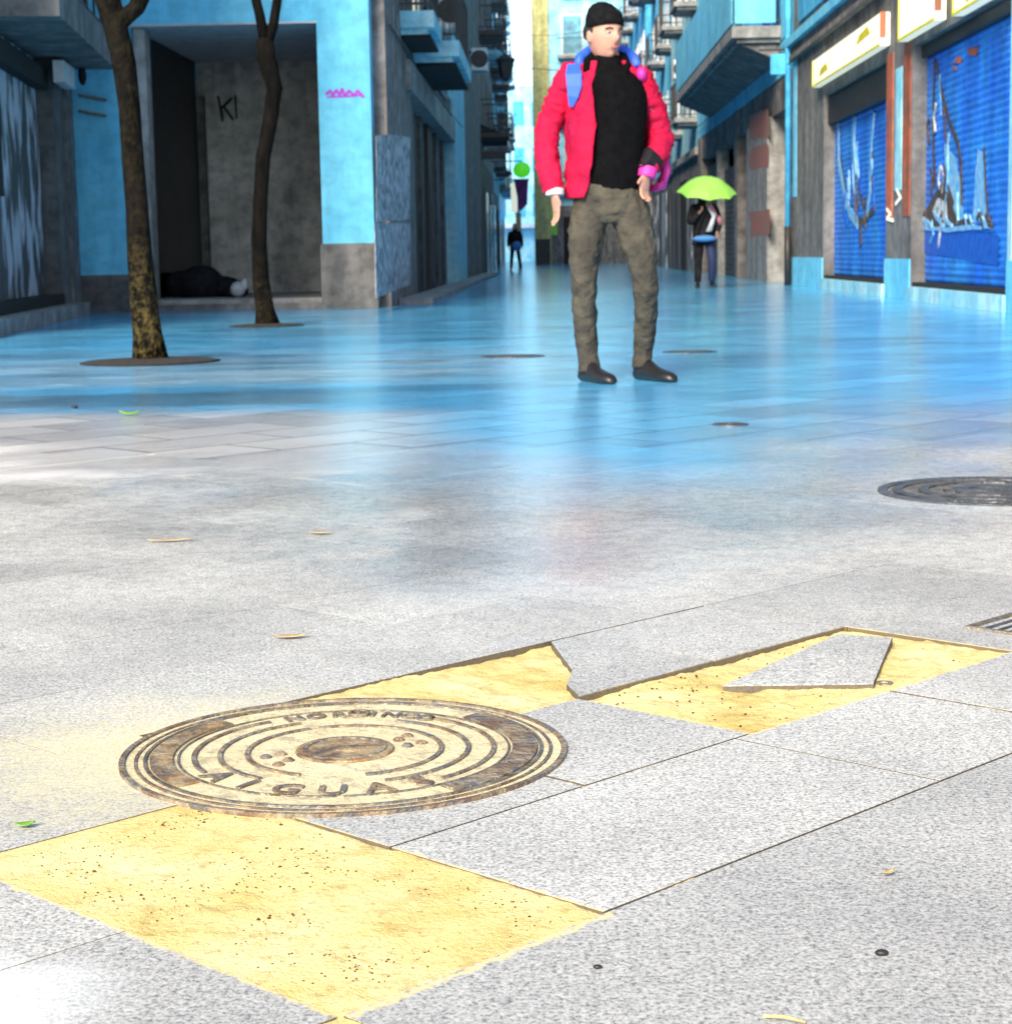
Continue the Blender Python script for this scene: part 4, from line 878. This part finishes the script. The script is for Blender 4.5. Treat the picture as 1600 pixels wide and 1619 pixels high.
# ------------------------------------------------------------ people
def headmesh(mb, c, yaw, tilt=0, s=1.0):
    c = Vector(c); rot = Matrix.Rotation(yaw, 3, 'Z') @ Matrix.Rotation(tilt, 3, 'X'); n, m_ = 40, 32; rs = []
    for j in range(m_+1):
        ph = -1.56+3.12*j/m_; ring = []
        for k in range(n):
            a = 2*math.pi*k/n; d = Vector((math.cos(ph)*math.cos(a), math.cos(ph)*math.sin(a), math.sin(ph)))
            wdt, dep, h = .074, .093, .118
            if d.z < 0: wdt *= 1-.22*(-d.z)**1.3; dep *= 1-.10*(-d.z)
            p = Vector((d.x*wdt, d.y*dep, d.z*h))
            fr = -d.y
            if fr > .2:
                def gb(x, z, sx, sz, amp): return amp*math.exp(-((p.x-x)/sx)**2-((p.z-z)/sz)**2)*min(1, fr*1.4)
                push = gb(0, -.020, .011, .018, .024)+gb(0, .002, .008, .022, .010)+gb(0, -.092, .022, .016, .012)+gb(0, -.057, .020, .008, .006)+gb(0, .030, .045, .010, .006)
                push -= gb(.031, .008, .015, .011, .010)+gb(-.031, .008, .015, .011, .010)+gb(0, -.070, .03, .006, .003)
                p.y -= push
            ring.append(c+rot @ (p*s))
        rs.append(ring)
    mb.rings(rs)
    for sx in (-1, 1): mb.ell(c+rot @ Vector((sx*.076*s, .012*s, -.008*s)), (.010*s, .020*s, .032*s), 10, 8, rot)
    return c, rot
def finger_chain(mb, p, d, curl_axis, L, r, curl):
    pts = [Vector(p)]; dd = Vector(d).normalized(); segs = (.45, .30, .25)
    pts.insert(0, pts[0]-dd*.03)
    for i, sg in enumerate(segs):
        dd = (Matrix.Rotation(curl*(.5+i*.35), 3, curl_axis) @ dd).normalized(); pts.append(pts[-1]+dd*L*sg)
    mb.tube(pts, [r, r, r*.95, r*.88, r*.75], 8)
def hand(mb, w_, d, side, s=1.0, curl=.45):     # wrist, pointing direction, thumb direction
    d = Vector(d).normalized(); th = (Vector(side)-d*Vector(side).dot(d)).normalized(); nrm = d.cross(th)
    w_ = Vector(w_); rs = []
    for t, wd, tk in ((-.02, .027, .021), (.02, .034, .018), (.06, .042, .015), (.088, .041, .013)):
        rs.append([w_+d*t*s+th*math.cos(a)*wd*s+nrm*math.sin(a)*tk*s for a in [2*math.pi*k/10 for k in range(10)]])
    mb.rings(rs)
    for i, (o_, L) in enumerate(((.031, .070), (.011, .080), (-.010, .074), (-.030, .058))):
        finger_chain(mb, w_+d*.085*s+th*o_*s, d, th, L*s, .0085*s, curl)
    finger_chain(mb, w_+d*.03*s+th*.030*s, (d*.7+th*.75), th, .062*s, .0095*s, curl*.4)
def sleeve(pts, rad, n=18, wr=.05, seed=0, flat=1.0):
    P = [Vector(p) for p in pts]; out = []; K = 12; R2 = []
    for i in range(len(P)-1):
        for k in range(K):
            t = k/K
            a, b, c, d = P[max(i-1, 0)], P[i], P[i+1], P[min(i+2, len(P)-1)]
            out.append(.5*((2*b)+(c-a)*t+(2*a-5*b+4*c-d)*t*t+(3*b-a-3*c+d)*t**3)); R2.append(rad[i]*(1-t)+rad[i+1]*t)
    out.append(P[-1]); R2.append(rad[-1]); mb = MB(); rs = []; prev = None
    for i, p in enumerate(out):
        tt = (out[min(i+1, len(out)-1)]-out[max(i-1, 0)]).normalized()
        a = Vector((1, 0, 0)) if prev is None else prev; a = (a-tt*a.dot(tt)).normalized(); prev = a; b = tt.cross(a); ring = []
        for k in range(n):
            q = 2*math.pi*k/n; w_ = 1+wr*(noise.noise(Vector((math.cos(q)*1.5+seed, math.sin(q)*1.5, i*.55)))+.5*noise.noise(Vector((i*.9, math.cos(q)*2.2+seed, math.sin(q)*2.2+7))))
            ring.append(p+(a*math.cos(q)+b*math.sin(q)*flat)*R2[i]*w_)
        rs.append(ring)
    mb.rings(rs); return mb
def join(*mbs):
    o = MB()
    for m_ in mbs: o.add(m_.v, m_.f)
    return o
def ellring(c, a, b, n=28, a0=0, a1=360, wr=0, seed=0):
    full = a1-a0 >= 360; K = n if full else n+1
    return [Vector((c[0]+a*math.cos(R_(a0+(a1-a0)*k/n))*(1+wr*noise.noise(Vector((k*.45+seed, c[2]*9, 0)))), c[1]+b*math.sin(R_(a0+(a1-a0)*k/n))*(1+wr*noise.noise(Vector((k*.45+seed, c[2]*9, 2)))), c[2])) for k in range(K)]
def crease(o, size, strength, kind='CLOUDS'):
    t = bpy.data.textures.new('folds', kind); t.noise_scale = size
    q = o.modifiers.new('folds', 'DISPLACE'); q.texture = t; q.texture_coords = 'GLOBAL'; q.strength = strength; q.mid_level = .5
def dense(rs, k=5):
    out = []
    for i in range(len(rs)-1):
        for t in range(k): out.append([a.lerp(b, t/k) for a, b in zip(rs[i], rs[i+1])])
    return out+[rs[-1]]
def shoe(mb, heel, yaw, s=1.0):
    rot = Matrix.Rotation(yaw, 3, 'Z'); heel = Vector(heel)
    prof = ((-.045, .030, .075), (-.02, .038, .10), (.05, .040, .105), (.10, .043, .075), (.16, .048, .058), (.21, .044, .050), (.245, .028, .036), (.255, .010, .02))
    rs = []
    for t, wd, hh in prof:
        ring = []
        for k in range(14):
            a = 2*math.pi*k/14; z = hh*.5+hh*.5*math.sin(a); x = wd*math.cos(a)*(1.05 if math.sin(a) < 0 else .9)
            ring.append(heel+rot @ (Vector((x, -t, max(z, .0)))*s))
        rs.append(ring)
    mb.rings(rs)

# --- the man
MY = 9.15
def L(px, py, dy=0): 
    p = onY(px, py, MY+dy); return p
man = thing('person', 'man in an open red jacket, black sweater, beanie and olive trousers in mid-street', 'person', loc=(0, 0, 0))
body = MB()
hc = L(956, 54, -.02); hc.z -= .002
hcen, hrot = headmesh(body, hc, R_(32), R_(4), 1.04)
nk0 = L(962, 112, .03)
body.tube([nk0, L(960, 92, .02), hc+Vector((0, .02, -.05))], [.068, .060, .055], 16)
sL, eL, wL = L(899, 128, .02), L(866, 208, .06), L(877, 302, -.03)
sR, eR, wR = L(1012, 128, .02), L(1046, 215, .10), L(1022, 272, -.06)
pelv = L(965, 320, .02)
body.rings([ellring((L(963, y).x, MY+.01, L(963, y).z), a, b_) for y, a, b_ in ((345, .13, .09), (310, .155, .10), (270, .145, .095), (220, .15, .10), (160, .13, .09), (125, .13, .07), (108, .07, .06))])
for p in ((sL, eL, wL), (sR, eR, wR)): body.tube([L(958, 128, .03)] + list(p), [.04, .034, .032, .027], 12)
hipL, kL, aL = L(932, 330, .02), L(924, 442, -.02), L(928, 578, .04)
hipR, kR, aR = L(996, 330, .02), L(1020, 442, -.04), L(1016, 572, .10)
for p in ((hipL, kL, aL), (hipR, kR, aR)): body.tube(p, [.065, .036, .020], 12)
hand(body, wL+Vector((0, -.005, -.01)), (.10, -.12, -1), (.35, -1, 0), 1.0, -.35)
hand(body, wR, (-.15, -.1, -1), (-.6, -.8, 0), .95, .5)
bo = body.build('body', 'skin', man, smooth=True); remesh(bo, .0055, 2)
# face details
def onhead(x, y, z): return hcen+hrot @ (Vector((x, y, z))*1.04)
for sx in (-1, 1):
    MB().ell(onhead(sx*.031, -.078, .008), (.010, .008, .0045), 12, 8, hrot).build('eye', 'white_cloth', man, smooth=True)
    MB().ell(onhead(sx*.031, -.0855, .008), (.0048, .0025, .0044), 10, 6, hrot).build('iris', 'hair', man, smooth=True)
    MB().tube([onhead(sx*.016, -.091, .024), onhead(sx*.032, -.090, .030), onhead(sx*.048, -.076, .024)], .0032, 6).build('eyebrow', 'hair', man, smooth=True)
MB().tube([onhead(-.022, -.088, -.056), onhead(0, -.100, -.054), onhead(.022, -.088, -.056)], [.003, .005, .003], 8).build('lips', 'lip', man, smooth=True)
hr = MB()
for sx in (-1, 1): hr.ell(onhead(sx*.066, .028, .012), (.018, .05, .045), 12, 8, hrot)
hr.ell(onhead(0, .062, .0), (.062, .038, .06), 16, 10, hrot); remesh(hr.build('hair', 'hair', man, smooth=True), .006, 2)
# beanie
bn = MB(); rs = []
for z, a, b_, yo in ((.030, .081, .099, .004), (.050, .084, .102, .006), (.055, .081, .099, .006), (.085, .077, .094, .012), (.115, .062, .076, .020), (.135, .042, .052, .026), (.146, .018, .022, .030), (.148, .003, .003, .030)):
    rs.append([onhead(a*math.cos(q), b_*math.sin(q)+yo, z+(.016*math.sin(q) if z < .1 else 0)*-1*1.0) for q in [2*math.pi*k/32 for k in range(32)]])
bn.rings(rs); bnm = bn.build('beanie', 'beanie', man, smooth=True)
# sweater: torso with a rolled collar
rs = [ellring((L(x, y).x, MY+.01, L(x, y).z), a, b_, 32, wr=.05) for x, y, a, b_ in ((966, 302, .145, .105), (967, 296, .155, .115), (966, 270, .152, .112), (968, 220, .155, .115), (968, 180, .165, .122), (966, 150, .170, .122), (962, 128, .165, .112), (960, 114, .125, .105), (958, 104, .085, .085), (958, 92, .078, .078), (958, 88, .070, .070))]
sw = MB(); sw.rings(rs); swm = sw.build('sweater', 'sweater', man, smooth=True)
# jacket: open shell, two sleeves, hood roll
def jring(x, y, a, b_, a0, a1): return ellring((L(x, y).x, MY+.035, L(x, y).z), a, b_, 44, a0, a1, wr=.09)
js = []
for x, y, a, b_, aL_, aR_ in ((966, 312, .205, .170, 30, 232), (966, 290, .205, .170, 14, 237), (966, 250, .205, .172, 8, 243), (965, 200, .208, .172, 6, 249), (962, 160, .214, .165, 0, 250), (960, 135, .212, .150, -20, 250), (959, 120, .178, .135, -38, 250), (958, 108, .125, .118, -46, 248), (958, 98, .105, .110, -48, 246)):
    js.append(jring(x, y, a, b_, aL_, aR_))
js = dense(js, 6)
for ring in js:
    for p in ring:
        c_ = Vector((L(962, 200).x, MY+.03, p.z)); d_ = (p-c_).normalized(); p += d_*(.016*noise.noise(Vector((p.x*9+p.z*5, p.y*9, p.z*13)))+.010*noise.noise(Vector((p.x*22+p.z*14, p.y*22, p.z*24))))
jk = MB(); jk.rings(js, closed=False); jk.build('jacket', 'jacket', man, smooth=True, solid=.014)
crease(sleeve([L(912, 118, .03), sL+Vector((-.005, 0, .0)), L(880, 168, .05), eL, L(866, 255, .02), wL+Vector((0, 0, .0))], [.066, .070, .064, .060, .058, .050], wr=.22, seed=2).build('sleeve', 'jacket', man, smooth=True), .045, .020)
crease(sleeve([L(1002, 118, .04), sR+Vector((.0, .02, 0)), L(1031, 168, .08), eR+Vector((-.01, 0, 0)), L(1040, 245, .03), wR+Vector((.01, .01, .02))], [.060, .066, .060, .058, .054, .046], wr=.22, seed=5).build('sleeve', 'jacket', man, smooth=True), .045, .020)
sleeve([wL+Vector((0, 0, .012)), wL+Vector((0, -.003, -.018))], [.046, .044], wr=.02).build('cuff', 'white_cloth', man, smooth=True)
sleeve([wR+Vector((.01, .008, .022)), wR+Vector((.0, .0, -.022))], [.046, .042], wr=.02).build('cuff', 'jacket_pink', man, smooth=True)
# dark pocket flap area of the sweater below the bent arm
sleeve([L(1018, 248, -.06), L(1038, 262, -.02)], [.055, .045], wr=.06).build('glove', 'cloth_dark', man, smooth=True)
# jacket tail showing behind the hip on the right
tl = MB(); tl.rings([[L(x, y, d_) for x, y, d_ in r] for r in (((1020, 290, .14), (1036, 292, .10), (1050, 285, .05)), ((1018, 300, .14), (1034, 303, .10), (1046, 298, .06)))], closed=False)
tl.rings([[L(1044, 250, .1), L(1056, 246, .07)], [L(1046, 275, .1), L(1059, 270, .07)], [L(1036, 300, .1), L(1050, 298, .07)]], closed=False); tl.build('jacket_tail', 'jacket_pink', man, smooth=True, solid=.02)
hd = MB(); hd.tube([L(915, 104, .02), L(917, 92, .07), L(935, 82, .14), L(962, 80, .17), L(988, 84, .13), L(1003, 94, .07), L(1008, 104, .02)], [.020, .027, .036, .044, .034, .026, .018], 14, .25)
hd.build('hood', 'royal', man, smooth=True)
hn = MB(); hn.tube([L(928, 112, -.07), L(931, 98, -.03), L(940, 90, .03), L(962, 86, .10), L(984, 92, .03), L(990, 104, -.03), L(988, 116, -.07)], [.020, .028, .032, .032, .03, .026, .018], 12, .1); hn.build('collar', 'sweater', man, smooth=True)
def surf_strip(pts, wd, name, m, th=.012):
    P = [Vector(p) for p in pts]; rs = []
    for i, p in enumerate(P):
        tt = (P[min(i+1, len(P)-1)]-P[max(i-1, 0)]).normalized(); nr = tt.cross(Vector((0, -1, 0))).normalized()*wd[i]/2
        rs.append([p-nr, p+nr, p+nr+Vector((0, th, 0)), p-nr+Vector((0, th, 0))])
    return MB().rings(rs).build(name, m, man, smooth=False, bevel=.003)
surf_strip([L(906, 100, -.03), L(907, 116, -.105), L(908, 135, -.115), L(906, 152, -.115), L(903, 168, -.10)], [.055, .075, .07, .05, .02], 'shoulder_patch', 'royal')
MB().ell(L(1014, 117, -.02), (.026, .05, .034), 14, 10).build('shoulder_patch', 'jacket_pink', man, smooth=True)
# trousers
tr = join(sleeve([L(938, 318, .02), L(930, 350, .01), L(925, 400, -.02), kL, L(925, 500, .01), L(930, 560, .04), L(932, 588, .035)], [.094, .094, .078, .064, .058, .050, .056], 22, .05, 3),
          sleeve([L(990, 318, .02), L(1000, 350, .0), L(1012, 400, -.03), kR, L(1021, 500, .02), L(1017, 555, .09), L(1015, 582, .095)], [.094, .094, .078, .062, .056, .048, .052], 22, .05, 8))
tr.rings([ellring((L(963, y).x, MY+.015, L(963, y).z), a, b_, 28) for y, a, b_ in ((352, .10, .09), (335, .165, .115), (312, .168, .12), (290, .158, .115))])
o = remesh(tr.build('trousers', 'trousers', man, smooth=True), .008, 3); crease(o, .07, .020); crease(o, .028, .008)
s_ = MB(); shoe(s_, (aL.x, aL.y+.01, .0), R_(28)); s_.build('shoe', 'boots', man, smooth=True)
s_ = MB(); shoe(s_, (aR.x, aR.y+.0, .0), R_(34)); s_.build('shoe', 'boots', man, smooth=True)
for a_ in (aL, aR): sleeve([(a_.x, a_.y, .09), (a_.x, a_.y+.005, .16)], [.042, .045], wr=.02).build('boot_shaft', 'boots', man, smooth=True)

# --- simple clothed walker used for the two distant people
def walker(label, X, Y, H, coat, trou, legs, arms, yaw_h=0, hairm='hair', extra=None):
    t = thing('person', label, 'person', loc=(0, 0, 0)); k = H/1.75
    def q(x, y, z): return Vector((X+x*k, Y+y*k, z*k))
    b = MB(); hc_, hr_ = headmesh(b, q(0, -.02, 1.62), R_(yaw_h), R_(-6), k); b.tube([q(0, 0, 1.4), q(0, -.01, 1.56)], [.06*k, .05*k], 12)
    b.rings([ellring(q(0, 0, z), a*k, c*k) for z, a, c in ((.85, .13, .09), (1.0, .14, .1), (1.2, .13, .09), (1.38, .17, .09), (1.46, .08, .06))])
    for s_, (el_, wr_) in zip((-1, 1), arms):
        b.tube([q(0, 0, 1.40), q(s_*.17, 0, 1.38), q(*el_), q(*wr_)], [.05*k, .05*k, .04*k, .03*k], 10); hand(b, q(*wr_), (q(*wr_)-q(*el_)), (0, -1, .2), k, .9)
    for hip, kn, an in legs: b.tube([q(*hip), q(*kn), q(*an)], [.08*k, .05*k, .035*k], 10)
    remesh(b.build('body', 'skin', t, smooth=True), .008, 2)
    c = MB(); c.rings([ellring(q(0, 0, z), a*k, cc_*k, wr=.06) for z, a, cc_ in ((.74, .20, .16), (.95, .195, .155), (1.12, .18, .14), (1.3, .20, .145), (1.42, .19, .12), (1.49, .10, .09), (1.54, .075, .075))])
    for s_, (el_, wr_) in zip((-1, 1), arms): c = join(c, sleeve([q(s_*.12, 0, 1.42), q(s_*.19, 0, 1.36), q(*el_), q(*wr_)], [.07*k, .075*k, .06*k, .045*k], 14, .07, s_))
    remesh(c.build('coat', coat, t, smooth=True), .012, 2)
    for i, (hip, kn, an) in enumerate(legs):
        sleeve([q(*hip), q(*kn), q(an[0], an[1], an[2]+.02)], [.10*k, .072*k, .058*k], 16, .06, i).build('trouser_leg', trou[i], t, smooth=True)
        s_ = MB(); shoe(s_, (q(*an).x, q(*an).y, max(an[2]-.09, 0)*k), R_(8 if i else -8), k); s_.build('shoe', 'boots', t, smooth=True)
    h = MB(); h.ell(hc_+hr_ @ Vector((0, .022, .03)), (.083*k, .092*k, .105*k), 18, 12, hr_)
    for sx in (-1, 1): h.ell(hc_+hr_ @ Vector((sx*.066, .03, -.05)), (.028, .05, .09), 10, 8, hr_)
    remesh(h.build('hair', hairm, t, smooth=True), .01, 2)
    return t, q
t, q = walker('woman in a dark coat walking under a lime green umbrella', onY(1113, 440, 31.9).x, 31.9, 1.66, 'cloth_dark', ('cloth_dark', 'denim'),
    [((-.08, 0, .88), (-.10, -.05, .50), (-.11, -.02, .09)), ((.08, 0, .88), (.13, -.10, .50), (.14, .06, .11))],
    [((-.24, -.12, 1.15), (-.10, -.22, 1.30)), ((.27, .02, 1.14), (.22, -.12, .96))], 10)
MB().rings([[q(.02, -.17, 1.44), q(.09, -.155, 1.45)], [q(.13, -.20, 1.24), q(.20, -.18, 1.27)], [q(.02, -.215, .98), q(.12, -.20, .98)]], closed=False).build('scarf', 'white_cloth', t, smooth=True, solid=.02)
MB().tube([q(.06, -.12, 1.50), q(.13, -.17, 1.36), q(.22, -.10, 1.22)], [.045, .045, .03], 10).build('scarf_end', 'pink', t, smooth=True)
MB().tube([q(.24, -.08, 1.24), q(.29, -.04, 1.10)], [.05, .04], 10).build('sleeve_patch', 'pink', t, smooth=True)
bg_ = thing('handbag', 'light blue bag held at the waist of the woman with the umbrella', 'bag'); MB().ell(q(-.01, -.26, .86), (.20, .07, .055), 18, 10).build('pouch', 'skyblue', bg_, smooth=True); MB().tube([q(-.16, -.23, .88), q(-.1, -.21, 1.1), q(.05, -.2, 1.42)], .012, 6).build('strap', 'cloth_dark', bg_)
um = thing('umbrella', 'open lime green umbrella held over the dark-coated woman', 'umbrella'); uc = q(.06, -.16, 1.92)
tilt = Matrix.Rotation(R_(16), 3, 'X') @ Matrix.Rotation(R_(3), 3, 'Y'); rs = []
for a in (.02, .2, .4, .6, .8, 1.0):
    ring = []
    for k in range(16):
        th_ = 2*math.pi*k/16; sc_ = 1-.09*a*abs(math.sin(th_*4)); ring.append(uc+tilt @ Vector((.50*a*sc_*math.cos(th_), .50*a*sc_*math.sin(th_), -.27*a**2.0+.02*a*abs(math.sin(th_*4)))))
    rs.append(ring)
MB().rings(rs, caps=False).build('canopy', 'lime', um, solid=.004)
MB().tube([uc+tilt @ Vector((0, 0, .06)), uc+tilt @ Vector((0, 0, -.62))], .008, 8).build('shaft', 'dark', um); MB().tube([uc+tilt @ Vector((0, 0, -.62)), uc+tilt @ Vector((0, 0, -.72)), uc+tilt @ Vector((.03, 0, -.75))], .014, 8).build('handle', 'black', um)
for k in range(8):
    th_ = 2*math.pi*k/8; MB().tube([uc+tilt @ Vector((.5*a*math.cos(th_), .5*a*math.sin(th_), -.27*a*a-.008)) for a in (.05, .35, .7, .97)], .004, 5).build('rib', 'dark', um)
t, q = walker('tiny distant walker in dark clothes far down the left of the street', onY(815, 425, 70).x, 70, 1.72, 'cloth_dark', ('cloth_dark', 'cloth_dark'),
    [((-.09, 0, .88), (-.13, -.05, .50), (-.16, 0, .09)), ((.09, 0, .88), (.14, -.1, .5), (.20, .05, .10))],
    [((-.25, 0, 1.12), (-.26, -.08, .90)), ((.25, 0, 1.12), (.26, -.08, .90))], 0)
bg_ = thing('backpack', 'small bright blue bag at the waist of the tiny distant walker', 'bag'); MB().ell(q(.06, -.22, .92), (.19, .10, .17), 16, 10).build('pouch', 'skyblue', bg_, smooth=True); MB().tube([q(-.12, -.16, 1.42), q(.0, -.20, 1.1)], .02, 6).build('strap', 'cloth_dark', bg_)
